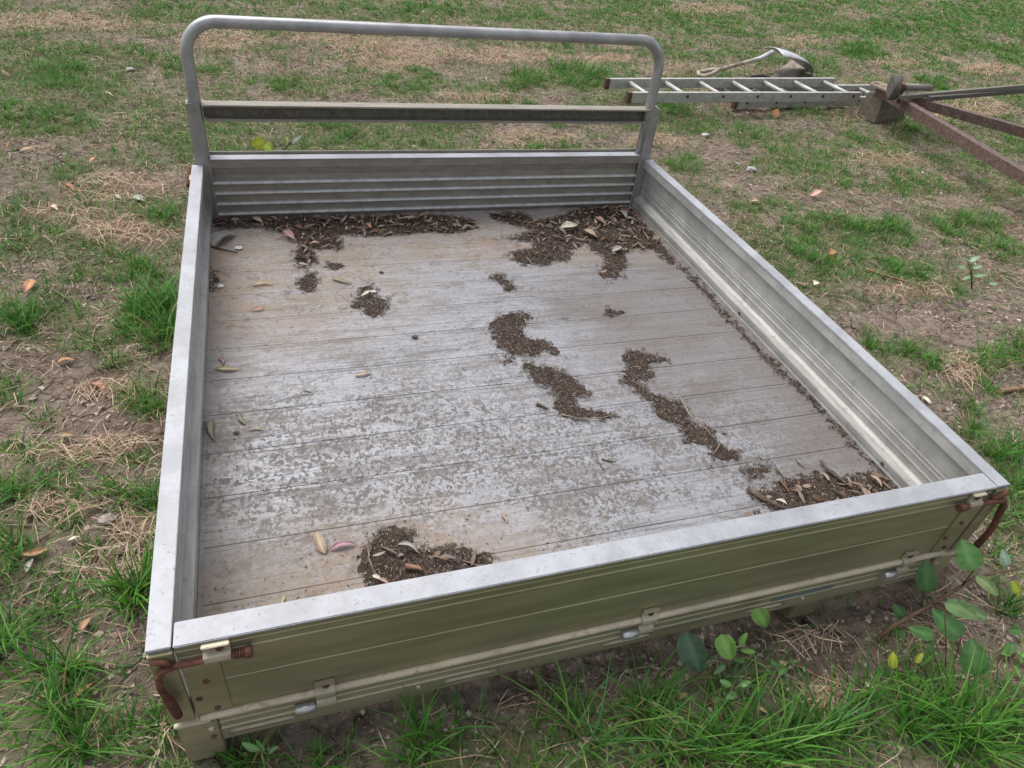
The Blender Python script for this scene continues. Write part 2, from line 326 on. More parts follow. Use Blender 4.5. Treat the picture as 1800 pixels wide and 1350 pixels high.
# ------------------------------------------------------------------ ground sheet with patches of grass, straw and bare soil
# (u, v, half width, half height) of a patch in the photograph, laid on the ground
def blob(u, v, ru, rv):
    c = onz(u, v)[:2]; ax = onz(u + ru, v)[:2] - c; ay = (onz(u, v - rv)[:2] - onz(u, v + rv)[:2]) / 2
    return c, np.linalg.inv(np.stack([ax, ay], 1)), np.stack([ax, ay], 1)
GREEN = [ # u v ru rv density height
 (100, 78, 75, 22, 1, .06), (100, 130, 45, 22, 1.6, .10), (260, 18, 50, 14, .8, .05), (460, 45, 60, 18, .7, .05), (25, 203, 40, 22, 1.3, .08), (95, 215, 75, 24, 1.1, .07), (250, 85, 40, 15, .7, .05),
 (372, 118, 45, 16, 1.1, .07), (310, 125, 25, 15, .9, .07), (235, 222, 40, 16, .6, .05), (285, 165, 40, 12, .7, .05), (535, 150, 45, 20, 1.0, .07), (470, 148, 35, 14, .7, .06), (400, 228, 60, 18, .7, .05),
 (150, 330, 25, 12, .7, .06), (285, 385, 30, 22, 1.0, .08), (125, 410, 35, 14, .7, .06), (30, 400, 30, 15, .6, .05), (15, 440, 25, 14, .8, .06),
 (720, 140, 45, 20, 1.2, .08), (640, 115, 30, 14, .8, .06), (920, 140, 35, 20, 1.4, .10), (1020, 130, 50, 20, 1.6, .11), (840, 160, 35, 12, .8, .06), (900, 178, 40, 8, 1.0, .07), (1000, 80, 40, 10, .8, .05),
 (640, 235, 60, 20, .9, .06), (760, 240, 45, 18, .9, .06), (560, 235, 50, 20, 1.0, .07), (930, 250, 50, 14, .7, .05), (980, 220, 15, 10, .8, .06), (1000, 250, 25, 12, .8, .06), (1050, 235, 20, 10, .7, .05),
 (650, 20, 90, 14, .8, .05), (780, 15, 60, 12, .8, .05), (980, 30, 100, 14, .9, .05), (1160, 25, 90, 16, .9, .05), (1180, 75, 50, 10, .7, .05),
 (1390, 20, 60, 16, 1.0, .06), (1270, 45, 60, 14, .8, .05), (1510, 90, 35, 18, 1.5, .09), (1600, 50, 100, 20, 1.0, .05), (1730, 22, 90, 22, 1.3, .05), (1440, 55, 60, 14, .8, .05), (1680, 80, 70, 16, .9, .05), (1770, 90, 40, 15, .8, .05), (1270, 95, 60, 10, .7, .05), (1640, 148, 40, 12, 1.2, .08), (1440, 120, 30, 12, .8, .06),
 (1180, 195, 30, 14, 1.2, .08), (1260, 195, 30, 10, .6, .05), (1390, 195, 40, 12, .7, .05), (1310, 245, 30, 16, 1.1, .07), (1240, 225, 25, 12, .8, .06), (1370, 265, 25, 10, .9, .06), (1500, 245, 30, 12, .7, .05), (1605, 218, 25, 16, 1.4, .08), (1560, 265, 30, 12, .6, .05),
 (1195, 285, 35, 18, 1.2, .08), (1250, 300, 30, 14, .7, .05), (1360, 295, 40, 16, 1.0, .06), (1460, 305, 30, 14, 1.0, .06), (1400, 330, 25, 12, .8, .06), (1600, 320, 55, 22, 1.1, .06), (1680, 200, 40, 14, .8, .05), (1740, 270, 40, 20, .9, .05),
 (1335, 360, 45, 16, 1.0, .07), (1470, 405, 60, 26, 1.4, .09), (1400, 390, 30, 20, 1.0, .07), (1560, 410, 55, 26, 1.4, .09), (1690, 395, 70, 25, 1.3, .08), (1720, 430, 60, 18, 1.2, .07), (1320, 400, 30, 16, .9, .06), (1770, 340, 40, 20, .9, .05),
 (1370, 440, 40, 18, 1.2, .08), (1440, 470, 40, 20, 1.3, .09), (1540, 475, 50, 22, 1.3, .08), (1620, 485, 30, 15, 1.0, .07), (1780, 450, 40, 20, 1.0, .07), (1690, 515, 30, 10, .9, .05),
 (1530, 600, 14, 20, 1.2, .08), (1570, 625, 45, 18, 1.3, .09), (1630, 640, 30, 14, 1.1, .08), (1730, 630, 40, 22, 1.3, .09), (1785, 610, 25, 25, 1.2, .09), (1650, 690, 18, 18, 1.2, .09), (1690, 750, 28, 15, 1.5, .11), (1710, 720, 15, 12, 1.0, .08), (1765, 785, 40, 30, 1.5, .11), (1790, 840, 25, 30, 1.3, .10), (1740, 685, 15, 12, 1.0, .07),
 (265, 540, 45, 50, 2.2, .14), (297, 560, 20, 60, 2.4, .17), (240, 590, 30, 25, 1.2, .10), (240, 480, 40, 18, 1.1, .09), (35, 560, 40, 26, 1.3, .10), (115, 545, 50, 22, .8, .07), (150, 490, 40, 15, .7, .06), (170, 600, 40, 20, .9, .08), (215, 470, 30, 20, .7, .06), (100, 500, 30, 12, .6, .05),
 (15, 690, 35, 18, 1.0, .07), (235, 705, 38, 16, 1.5, .10), (275, 720, 18, 20, .9, .09), (215, 645, 30, 15, .8, .07), (80, 735, 35, 12, .6, .05), (50, 795, 32, 18, 1.2, .08), (150, 810, 40, 14, .6, .05), (105, 865, 40, 26, 1.4, .10), (25, 875, 28, 26, 1.3, .10), (215, 865, 30, 18, .9, .08), (270, 880, 18, 22, 1.2, .10), (235, 805, 25, 10, .6, .05), (120, 925, 25, 18, .8, .07),
 (20, 955, 30, 35, 1.4, .12), (30, 1000, 45, 30, 1.0, .10), (100, 1070, 38, 22, 1.4, .11), (215, 1055, 52, 30, 1.6, .13), (255, 1030, 25, 20, 1.3, .12), (160, 970, 20, 15, .6, .06), (70, 1225, 62, 55, 1.7, .17), (30, 1270, 50, 50, 1.4, .16), (140, 1180, 50, 30, .8, .14), (10, 1130, 25, 30, 1.0, .13), (150, 1320, 60, 35, 1.3, .15), (285, 1260, 18, 22, 1.0, .08), (310, 1325, 35, 20, 1.1, .09), (190, 1290, 40, 30, .7, .10), (420, 1330, 40, 18, 1.2, .10),
 (560, 1345, 50, 15, .8, .08), (690, 1330, 60, 25, .8, .11), (770, 1315, 60, 35, 1.0, .13), (890, 1305, 90, 45, 1.4, .15), (980, 1270, 60, 40, 1.0, .14), (1080, 1290, 80, 50, 1.5, .16), (1150, 1230, 40, 35, .8, .12), (1200, 1305, 90, 42, 1.7, .16), (1330, 1300, 90, 45, 1.8, .18), (1460, 1320, 70, 35, 1.6, .16), (1560, 1250, 70, 50, 1.5, .16), (1660, 1270, 80, 55, 1.8, .17), (1760, 1260, 50, 60, 1.8, .17), (1720, 1320, 80, 35, 1.6, .17), (1600, 1180, 40, 25, .8, .12), (1740, 1160, 40, 30, 1.0, .12),
 (1780, 920, 30, 30, 1.4, .11), (1770, 1060, 30, 25, .8, .09), (1760, 980, 15, 20, .5, .07), (1280, 1200, 60, 25, .7, .09), (1400, 1260, 50, 20, .6, .09)]
STRAW = [(120, 40, 130, 16, 1), (390, 65, 70, 16, 1.2), (700, 95, 90, 20, 1.4), (880, 95, 80, 12, 1.4), (640, 75, 60, 12, 1.2), (1050, 100, 60, 8, 1.2), (1230, 18, 70, 8, 1.3), (1010, 65, 50, 8, .8), (1400, 75, 40, 10, .9), (1740, 122, 45, 9, 1.8), (1580, 110, 50, 8, .8), (1700, 190, 70, 18, 1.2), (1560, 280, 60, 12, .8),
 (200, 335, 80, 25, 1), (200, 410, 60, 20, 1.3), (270, 420, 40, 15, 1), (120, 380, 60, 16, .8), (930, 240, 70, 12, .9), (830, 170, 60, 8, .8), (1160, 245, 40, 12, 1), (1250, 170, 60, 8, 1), (1380, 178, 50, 8, .8), (1700, 650, 40, 22, 1.6), (1600, 510, 70, 16, .7), (200, 690, 50, 12, .6), (120, 800, 90, 16, 1.2), (210, 780, 50, 10, 1), (240, 930, 40, 25, .9), (190, 1000, 60, 25, .7), (100, 900, 60, 15, .5),
 (1455, 1225, 45, 22, 1.8), (1420, 1110, 60, 20, .7), (1560, 1030, 60, 20, .7), (1640, 1110, 60, 20, .5), (1180, 120, 60, 8, .7), (330, 1290, 40, 20, .6), (560, 60, 60, 10, .9), (1500, 200, 40, 8, .7)]
SOIL = [(100, 270, 110, 22, 1), (250, 320, 110, 30, 1), (60, 340, 80, 25, .8), (90, 640, 110, 28, 1), (140, 690, 80, 25, 1), (210, 760, 70, 30, 1), (40, 470, 60, 16, .8), (240, 840, 45, 25, .8), (1640, 560, 130, 42, 1.3), (1740, 580, 70, 30, 1), (1780, 700, 50, 60, .7), (1290, 330, 50, 22, .8), (1230, 360, 30, 20, .8), (1580, 350, 50, 16, .6),
 (180, 940, 50, 20, .8), (120, 1120, 60, 30, 1), (200, 1160, 45, 45, 1), (230, 1230, 40, 50, .9), (230, 980, 50, 25, .8), (640, 1270, 110, 50, 1), (500, 1300, 120, 40, .8), (1050, 1180, 150, 45, 1.3), (900, 1225, 150, 40, 1.1), (700, 1275, 120, 40, 1.2), (1250, 1130, 100, 40, .9), (1420, 1130, 120, 50, 1.2), (1560, 1080, 90, 50, 1.2), (1700, 1080, 70, 60, .8), (1470, 1200, 60, 40, .8), (1780, 1120, 40, 40, .7), (800, 1250, 70, 40, .5), (1760, 890, 18, 40, .6), (1270, 240, 30, 12, .5), (900, 280, 200, 12, .4)]
GB = [(blob(*b[:4]), b[4], b[5]) for b in GREEN]; SB = [(blob(*b[:4]), b[4]) for b in STRAW]; EB = [(blob(*b[:4]), b[4]) for b in SOIL]
def field(x, y, blobs):
    t = np.zeros_like(x); wob = (fbm(x, y, 7, 3) - 0.5) * 1.1
    for bl in blobs:
        (c, inv, _), wgt = bl[0], bl[1]
        dx = x - c[0]; dy = y - c[1]; a = inv[0, 0] * dx + inv[0, 1] * dy; bb = inv[1, 0] * dx + inv[1, 1] * dy
        t = np.maximum(t, wgt * sstep(1.45, 0.55, np.hypot(a, bb) + wob))
    return t
def green_bg(x, y):
    n = fbm(x + 11, y * 1.3, 1.1, 3); n2 = fbm(x, y * 1.4 + 7, 3.6, 3)
    base = sstep(0.38, 0.66, 0.5 * n + 0.5 * n2) * 0.9 + 0.12
    far = sstep(4.5, 9.0, np.hypot(x - CAM[0], y - CAM[1]))
    base = base * (1 - far) + far * (0.25 + 0.75 * sstep(0.36, 0.6, n2))
    return base * (1 - 0.85 * np.clip(field(x, y, EB), 0, 1)) * (1 - 0.6 * np.clip(field(x, y, SB), 0, 1))

gx = np.concatenate([-np.geomspace(150, 2.4, 34), np.arange(-2.3, 6.2, 0.021), np.geomspace(6.25, 12, 70), np.geomspace(12.5, 170, 26)])
gy = np.concatenate([-np.geomspace(150, 1.3, 34), np.arange(-1.2, 5.0, 0.021), np.geomspace(5.04, 12, 110), np.geomspace(12.5, 170, 26)])
GX, GY = np.meshgrid(gx, gy, indexing='ij'); fx, fy = GX.ravel(), GY.ravel()
fz = ground_h(fx, fy); nx, ny = len(gx), len(gy)
idx = np.arange(nx * ny).reshape(nx, ny)
a, b_, c_, d_ = idx[:-1, :-1].ravel(), idx[1:, :-1].ravel(), idx[1:, 1:].ravel(), idx[:-1, 1:].ravel()
T = np.concatenate([np.stack([a, b_, c_], 1), np.stack([a, c_, d_], 1)])
near = (fx > -4) & (fx < 14) & (fy > -2) & (fy < 13)
tint = np.zeros((len(fx), 3)); tint[:, 1] = 0.55
tint[near, 1] = np.clip(0.9 * green_bg(fx[near], fy[near]) + 0.7 * field(fx[near], fy[near], GB), 0, 1) * 0.8
tint[near, 0] = np.clip(field(fx[near], fy[near], SB), 0, 1) * 0.7
ground = obj('ground', tri_mesh('ground', np.stack([fx, fy, fz], 1), T, tint, M['soil']))
tag(ground, 'brown trampled soil with thin grass and dry straw', kind='structure')

# ------------------------------------------------------------------ grass and straw
def in_tray(x, y, mrg=0.0): return (x > -mrg) & (x < 1.8 + mrg) & (y > 0.0 - mrg) & (y < 1.95 + mrg)
def visible(x, y, mu=260, mv=200):
    u, v, dpt = pix(np.stack([x, y, np.zeros_like(x)], -1)); return (dpt > 0.1) & (u > -mu) & (u < 1800 + mu) & (v > -mv) & (v < 1350 + mv)
def clumps_from(cx, cy, ch, cn, rad):
    """scatter blades round clump centres -> base x, y, height, outward dir"""
    k = np.repeat(np.arange(len(cx)), cn); n = len(k)
    r = rad[k] * np.abs(rng.normal(0, 0.6, n)); th = rng.random(n) * 2 * np.pi
    return cx[k] + r * np.cos(th), cy[k] + r * np.sin(th), ch[k] * rng.uniform(0.35, 1.15, n), th, k
def blades(bx, by, h, th, wd, lean, curl, col_lo, col_hi, levels=4):
    n = len(bx); ts = np.linspace(0, 1, levels) ** 0.9; bz = ground_h(bx, by) - 0.004
    az = th + rng.normal(0, 0.9, n); dx, dy = np.cos(az), np.sin(az)
    fa = az + np.pi / 2 + rng.normal(0, 0.5, n); px, py = np.cos(fa), np.sin(fa)
    V = []; C = []
    for i, t in enumerate(ts):
        out = h * (lean * t + curl * t * t); up = h * (t - 0.45 * curl * t * t * t) 
        cxp = bx + dx * out; cyp = by + dy * out; czp = bz + np.maximum(up, 0.002)
        wt = wd * (1 - t ** 1.6) * 0.5 if i < levels - 1 else 0 * wd
        cc = col_lo * (1 - t) + col_hi * t
        if i < levels - 1:
            V += [np.stack([cxp - px * wt, cyp - py * wt, czp], 1), np.stack([cxp + px * wt, cyp + py * wt, czp], 1)]; C += [cc, cc]
        else: V.append(np.stack([cxp, cyp, czp], 1)); C.append(cc)
    nv = len(V); V = np.stack(V, 1).reshape(-1, 3); C = np.stack(C, 1).reshape(-1, 3); o = (np.arange(n) * nv)[:, None]; T = []
    for i in range(levels - 2):
        q = 2 * i; T += [o + np.array([[q, q + 1, q + 3]]), o + np.array([[q, q + 3, q + 2]])]
    q = 2 * (levels - 2); T.append(o + np.array([[q, q + 1, q + 2]]))
    return V, np.concatenate(T), C
def join(parts):
    V = []; T = []; C = []; n = 0
    for v, t, c in parts: V.append(v); T.append(t + n); C.append(c); n += len(v)
    return np.concatenate(V), np.concatenate(T), np.concatenate(C)
def grass_cols(n, key):
    g = np.array([[0.03, 0.12, 0.012], [0.06, 0.195, 0.022], [0.095, 0.265, 0.032], [0.07, 0.21, 0.05], [0.18, 0.34, 0.075]])
    pick = np.clip((key * 3 + rng.random(n) * 2.2).astype(int), 0, 4); hi = g[pick] * rng.uniform(0.75, 1.2, (n, 1))
    dry = rng.random(n) < 0.05; hi[dry] = np.array([0.33, 0.27, 0.13]) * rng.uniform(0.7, 1.1, (dry.sum(), 1))
    lo = hi * 0.8 + np.array([0.04, 0.045, 0.012]) * 0.4
    return lo, hi
parts = []
def emit(bx, by, h, th, k, ckey, wmul=1.0):
    keep = ~in_tray(bx, by, 0.005) & (h > 0.008); bx, by, h, th, k = bx[keep], by[keep], h[keep], th[keep], k[keep]
    dist = np.hypot(bx - CAM[0], by - CAM[1]); n = len(bx); lo, hi = grass_cols(n, ckey[k])
    wd = np.clip(0.0024 + 0.022 * h, 0.0026, 0.0066) * rng.uniform(0.7, 1.3, n) * np.maximum(1, dist / 4.5) * wmul
    lean = rng.uniform(0.05, 0.75, n); curl = rng.uniform(0.0, 0.95, n)
    for sel, lv in ((dist < 2.6, 5), ((dist >= 2.6) & (dist < 4.5), 4), (dist >= 4.5, 3)):
        if sel.any(): parts.append(blades(bx[sel], by[sel], h[sel], th[sel], wd[sel], lean[sel], curl[sel], lo[sel], hi[sel], lv))
# background: low sparse clumps everywhere
nb = 330000
cx = rng.uniform(-4, 14, nb); cy = rng.uniform(-1.6, 12, nb)
dist = np.hypot(cx - CAM[0], cy - CAM[1]); lod = np.clip((4.2 / dist) ** 0.8, 0.3, 1)
vis = visible(cx, cy); p = green_bg(cx, cy) * lod * np.where(vis, 1.0, 0.12)
k = (rng.random(nb) < p) & ~in_tray(cx, cy, -0.02); cx, cy = cx[k], cy[k]
ch = rng.uniform(0.02, 0.055, len(cx)) * (0.7 + 0.8 * fbm(cx, cy, 2.0, 2)); cn = rng.integers(3, 8, len(cx))
emit(*clumps_from(cx, cy, ch, cn, np.full(len(cx), 0.03)), rng.random(len(cx)))
# the tufts and green patches of the photograph
for (c, inv, A), wgt, hh in GB:
    area = abs(np.linalg.det(A)) * math.pi; dd = math.hypot(c[0] - CAM[0], c[1] - CAM[1])
    n = int(np.clip(area * 520 * wgt * np.clip(3.2 / dd, 0.35, 1.15) / (0.5 + hh * 6), 6, 650))
    r = np.sqrt(rng.random(n)) * 1.15; th = rng.random(n) * 2 * np.pi; q = np.stack([r * np.cos(th), r * np.sin(th)], 1) @ A.T + c
    okc = (fbm(q[:, 0], q[:, 1], 6, 3) > 0.36) & ~in_tray(q[:, 0], q[:, 1], 0.01); q = q[okc]; n = len(q)
    if n == 0: continue
    rr = r[okc]
    emit(*clumps_from(q[:, 0], q[:, 1], 0.93 * hh * (1.15 - 0.5 * rr) * rng.uniform(0.7, 1.25, n), rng.integers(10, 22, n), np.full(n, 0.018 + hh * 0.16)), rng.random(n))
V, T, C = join(parts); print('grass tris', len(T))
g = obj('grass', tri_mesh('grass', V, T, C, M['grass'])); tag(g, 'patchy green grass tufts growing on the bare ground', 'grass', kind='stuff')

def strands(x, y, ln, az, z, wd, col, arc):
    n = len(x); ts = np.array([0, 0.5, 1.0]); bend = rng.normal(0, 0.35, n); V = []; C = []
    for i, t in enumerate(ts):
        a = az + bend * (t - 0.5); sx = x + np.cos(az) * ln * (t - 0.5) - np.sin(az) * ln * bend * 0.5 * (4 * t * (1 - t)) * 0.5; sy = y + np.sin(az) * ln * (t - 0.5) + np.cos(az) * ln * bend * 0.25 * (4 * t * (1 - t))
        sz = ground_h(sx, sy) + z + arc * 4 * t * (1 - t)
        w_ = wd * (1.0 if t < 1 else 0.3) / 2
        V += [np.stack([sx - np.sin(a) * w_, sy + np.cos(a) * w_, sz], 1), np.stack([sx + np.sin(a) * w_, sy - np.cos(a) * w_, sz + 0.0006], 1)]; C += [col, col]
    V = np.stack(V, 1).reshape(-1, 3); C = np.stack(C, 1).reshape(-1, 3); o = (np.arange(n) * 6)[:, None]; T = []
    for q in (0, 2): T += [o + np.array([[q, q + 1, q + 3]]), o + np.array([[q, q + 3, q + 2]])]
    return V, np.concatenate(T), C
def straw_cols(n):
    g = np.array([[0.5, 0.375, 0.265], [0.4, 0.285, 0.2], [0.58, 0.47, 0.35], [0.22, 0.15, 0.105], [0.45, 0.31, 0.22]])
    return g[rng.integers(0, 5, n)] * rng.uniform(0.7, 1.15, (n, 1))
sp = []
ns = 480000; x = rng.uniform(-4, 14, ns); y = rng.uniform(-1.6, 12, ns); dist = np.hypot(x - CAM[0], y - CAM[1])
p = (0.25 + 0.6 * sstep(0.4, 0.65, fbm(x + 5, y, 2.2, 3))) * np.clip((4 / dist) ** 0.7, 0.3, 1) * np.where(visible(x, y), 1, 0.1) * (1 - 0.45 * np.clip(field(x, y, EB), 0, 1))
k = (rng.random(ns) < p) & ~in_tray(x, y, 0.02); x, y = x[k], y[k]; n = len(x); dist = dist[k]
sp.append(strands(x, y, rng.uniform(0.025, 0.10, n), rng.random(n) * 2 * np.pi, rng.uniform(0.0, 0.006, n), rng.uniform(0.0011, 0.0024, n) * np.maximum(1, dist / 4.5), straw_cols(n), rng.uniform(0, 0.012, n)))
for (c, inv, A), wgt in SB:
    area = abs(np.linalg.det(A)) * math.pi; dd = math.hypot(*(c - CAM[:2])); n = int(np.clip(area * 5200 * wgt * np.clip(3.0 / dd, 0.3, 1.1), 80, 6000))
    r = rng.random(n) ** 0.6 * 1.15; th = rng.random(n) * 2 * np.pi; q = np.stack([r * np.cos(th), r * np.sin(th)], 1) @ A.T + c
    q = q[~in_tray(q[:, 0], q[:, 1], 0.03)]; n = len(q)
    if n: sp.append(strands(q[:, 0], q[:, 1], rng.uniform(0.03, 0.13, n), rng.random(n) * 2 * np.pi, rng.uniform(0.0, 0.014, n), rng.uniform(0.0012, 0.0026, n) * max(1, dd / 4.5), straw_cols(n) * 1.08, rng.uniform(0, 0.02, n)))
V, T, C = join(sp); print('straw tris', len(T))
s_ = obj('dry_straw', tri_mesh('dry_straw', V, T, C, M['straw'])); tag(s_, 'dry tan straw and dead grass lying over the soil', 'straw', kind='stuff')

# crumbs and clods of dry soil, bits of dead leaf
nc = 500000; x = rng.uniform(-2.5, 6.5, nc); y = rng.uniform(-1.2, 6.5, nc); dist = np.hypot(x - CAM[0], y - CAM[1])
p = (0.25 + 0.75 * np.clip(field(x, y, EB), 0, 1)) * np.clip((2.6 / dist) ** 1.3, 0.08, 1) * np.where(visible(x, y, 120, 80), 1, 0.05) * sstep(0.3, 0.55, fbm(x, y + 3, 5, 3))
k = (rng.random(nc) < p) & ~in_tray(x, y, -0.1); x, y, dist = x[k], y[k], dist[k]; n = len(x)
r = 0.0018 + 0.006 * rng.random(n) ** 4 + 0.0004 * dist
D = np.array([[1, 0, 0], [-1, 0, 0], [0, 1, 0], [0, -1, 0], [0, 0, 1], [0, 0, -1]], float)
jit = rng.uniform(0.55, 1.3, (n, 6, 1)); off = rng.normal(0, 0.25, (n, 6, 3)); V = (D[None] * jit + off) * r[:, None, None] * np.array([1.15, 1.15, 0.7]); V += np.stack([x, y, ground_h(x, y) + r * 0.25], 1)[:, None]
F = np.array([[0, 2, 4], [2, 1, 4], [1, 3, 4], [3, 0, 4], [2, 0, 5], [1, 2, 5], [3, 1, 5], [0, 3, 5]]); T = (F[None] + (np.arange(n) * 6)[:, None, None]).reshape(-1, 3)
cc = np.array([[0.22, .168, .132], [.32, .255, .208], [.15, .11, .087], [.4, .33, .275]])[rng.integers(0, 4, n)] * rng.uniform(.8, 1.15, (n, 1))
print('crumb tris', len(T))
tag(obj('soil_crumbs', tri_mesh('soil_crumbs', V.reshape(-1, 3), T, np.repeat(cc, 6, 0), M['litter'], False)), 'loose brown soil crumbs strewn over bare ground', 'soil', kind='stuff')

# ------------------------------------------------------------------ the ute tray
W_, LEN = 1.8, 1.893
tray = empty('ute_tray', (0.9, 0.95, 0), 'large silver aluminium ute tray with drop sides lying on the grass', 'ute tray')
tray_inv = Matrix.Translation(Vector((-0.9, -0.95, 0)))
def part(mb, name, mat, parent=tray, bevel=0.0, seg=2):
    o = mb.build(name, mat, parent, bevel, seg)
    if parent is tray: o.matrix_parent_inverse = tray_inv
    return o
FLOOR = Z0 - 0.205
# deck planks run across the tray; one shared mesh, one object each
pitch = 0.1428; hw = pitch / 2 - 0.00035
prof = [(-hw, 0.0006), (-hw + 0.0012, 0.0018), (-0.030, 0.0018), (-0.0293, 0.0013), (-0.0286, 0.0018), (hw - 0.0135, 0.0018), (hw - 0.0128, 0.0012), (hw - 0.0121, 0.0018), (hw - 0.0012, 0.0018), (hw, 0.0006), (hw, -0.02), (-hw, -0.02)]
pl = MB().extr(prof, lambda a, b, t: (t, a, b), list(np.linspace(0.026, 1.754, 3))).mesh('floor_plank'); pl.materials.append(M['deck'])
for i in range(13):
    yc = 0.212 + pitch * (i - 0.5)
    o = obj('floor_plank', pl, None, tray); o.matrix_parent_inverse = tray_inv; o.location = (0, yc, FLOOR - 0.0018)
part(MB().box(0.035, 0.0435, 0.03, 1.888, FLOOR, FLOOR + 0.0025), 'deck_edge_strip', M['deck'], bevel=0.0008)

def side_profile(led):
    k = led / 0.042
    return [(0, 0), (.034, 0), (.034, -.032), (.017, -.036), (.0165, -.099), (.0185, -.100), (.0185, -.103), (.0165, -.104), (.0165, -.111), (.0185, -.112), (.0185, -.115), (.0165, -.116), (.0165, -.134), (.0195, -.135), (.0195, -.139), (.0165, -.140), (.0165, -.160),
            (.026 * k, -.166), (.0465 * k, -.168), (.0475 * k, -.172), (.0465 * k, -.187), (.0445 * k, -.189), (.0445 * k, -.196), (.0455 * k, -.198), (.0455 * k, -.225), (0, -.225), (0, -.16), (-.003, -.158), (-.003, -.15), (0, -.148)]
ys = list(np.linspace(0.0, LEN, 25))
bow = lambda y: 0.011 * math.sin(math.pi * min(1, max(0, y / LEN)) ** 0.8)
part(MB().extr(side_profile(0.032), lambda a, b, t: (a - 0.25 * bow(t), t, Z0 + b), ys), 'side_panel', M['panel'], bevel=0.0012)
part(MB().extr(side_profile(0.042)[::-1], lambda a, b, t: (W_ - a + bow(t) * (1 + b / 0.25), t, Z0 + b), ys), 'side_panel', M['panel'], bevel=0.0012)
# bright weathered top caps of the sides (2 mm proud of the panel)
part(MB().extr([(-.0015, .001), (.0355, .001), (.0355, -.006), (-.0015, -.006)], lambda a, b, t: (a - 0.25 * bow(t), t, Z0 + b + .0015), list(np.linspace(-.002, LEN, 25))), 'side_cap', M['rim'], bevel=0.001)
part(MB().extr([(-.0015, .001), (.0355, .001), (.0355, -.006), (-.0015, -.006)][::-1], lambda a, b, t: (W_ - a + bow(t), t, Z0 + b + .0015), list(np.linspace(-.002, LEN, 25))), 'side_cap', M['rim'], bevel=0.001)
# latches that hold the drop sides to the headboard posts
for sx0, s in ((0.0, -1), (1.8, 1)):
    q = part(MB().box(*sorted((sx0 + s * .001, sx0 + s * .010)), 1.80, 1.845, Z0 - .06, Z0 - .012), 'side_latch', M['zinc'], bevel=.002)
    o = MB().tube([(sx0 + s * .014, 1.79, Z0 - .03), (sx0 + s * .016, 1.87, Z0 - .026), (sx0 + s * .014, 1.90, Z0 - .012)], [.007, .007, .006], 10).build('latch_hook', M['rust'], q)
# bolts inside the right panel
for u, v in ((1311, 566), (1566, 830)):
    q = ony(u, v, 0.3); yb = 1.0 if u < 1400 else 0.26
    part(MB().tube([(1.757, yb, Z0 - .185), (1.7535, yb, Z0 - .185)], 0.006, 10), 'bolt', M['rust'])

# tailgate
tp = [(-.001, -.001), (.040, -.001), (.040, -.030), (.020, -.034), (.020, -.238), (.002, -.238), (.002, -.226), (0, -.224), (0, -.127), (-.0015, -.1255), (-.0015, -.1235), (0, -.122),
      (0, -.041), (-.002, -.0395), (-.002, -.0365), (0, -.035), (0, -.0215), (-.001, -.020), (-.001, -.018), (0, -.0165), (0, -.006), (-.001, -.005)]
gate = part(MB().extr(tp, lambda a, b, t: (t, a, Z0 + b), list(np.linspace(0.0385, 1.762, 9))), 'tailgate', M['gate'], bevel=0.0004, seg=1)
part(MB().box(0.0382, 1.7625, -.0035, .0425, Z0 - .004, Z0 + .0025), 'tailgate_cap', M['rim'], bevel=0.0015)
def sub(mb, name, mat, parent, bevel=0.0, seg=2):
    o = mb.build(name, mat, parent, bevel, seg); o.matrix_parent_inverse = parent.matrix_world.inverted() if False else tray_inv @ Matrix.Identity(4)
    o.matrix_parent_inverse = Matrix.Identity(4); return o
bead = [(0.007 * math.cos(a) - .004, 0.0078 * math.sin(a)) for a in np.linspace(0, 2 * math.pi, 12, endpoint=False)]
sub(MB().extr(bead, lambda a, b, t: (t, a, Z0 - .229 + b), list(np.linspace(0.044, 1.745, 40)), True), 'hinge_bead', M['bead'], gate)
for x0, x1 in ((0.0395, 0.098), (1.70, 1.761)):
    e = sub(MB().box(x0, x1, -.0032, .001, Z0 - .218, Z0 - .048), 'corner_plate', M['gate'], gate, 0.0008)
    for xx, zz in (((x0 + .03), -.115), ((x0 + .012), -.165), ((x0 + .035), -.207)):
        sub(MB().tube([(xx, -.0025, Z0 + zz), (xx, -.006, Z0 + zz)], [0.0065, 0.0045], 12), 'rivet', M['rust'], gate)

# rear rail below the tailgate, with long oval slots
def rail():
    bm = bmesh.new(); z0, z1 = Z0 - .319, Z0 - .2845
    def loop(pts):
        vs = [bm.verts.new((x, 0, z)) for x, z in pts]; return [bm.edges.new((vs[i], vs[(i + 1) % len(vs)])) for i in range(len(vs))]
    ed = loop([(0.07, z0), (1.72, z0), (1.72, z1), (0.07, z1)])
    for x0, x1 in SLOTS:
        zc, r = Z0 - .3015, .0115; pts = [(x1 - r + r * math.cos(a), zc + r * math.sin(a)) for a in np.linspace(-math.pi / 2, math.pi / 2, 7)] + [(x0 + r + r * math.cos(a), zc + r * math.sin(a)) for a in np.linspace(math.pi / 2, 3 * math.pi / 2, 7)]
        ed += loop(pts)
    bmesh.ops.triangle_fill(bm, edges=ed, use_beauty=True)
    me = bpy.data.meshes.new('rail_face'); bm.to_mesh(me); bm.free(); return me
SLOTS = []
for (u0, v0), (u1, v1) in (((400, 1283), (520, 1255)), ((776, 1197), (876, 1174)), ((1056, 1134), (1144, 1112)), ((1304, 1077), (1376, 1060)), ((1545, 1022), (1615, 1004))):
    SLOTS.append((ony(u0, v0, 0)[0], ony(u1, v1, 0)[0]))
rf = obj('rear_rail', rail(), M['sill'], tray); rf.matrix_parent_inverse = tray_inv; rf.location = (0, -.004, 0)
md = rf.modifiers.new('thick', 'SOLIDIFY'); md.thickness = 0.004; md.offset = 0
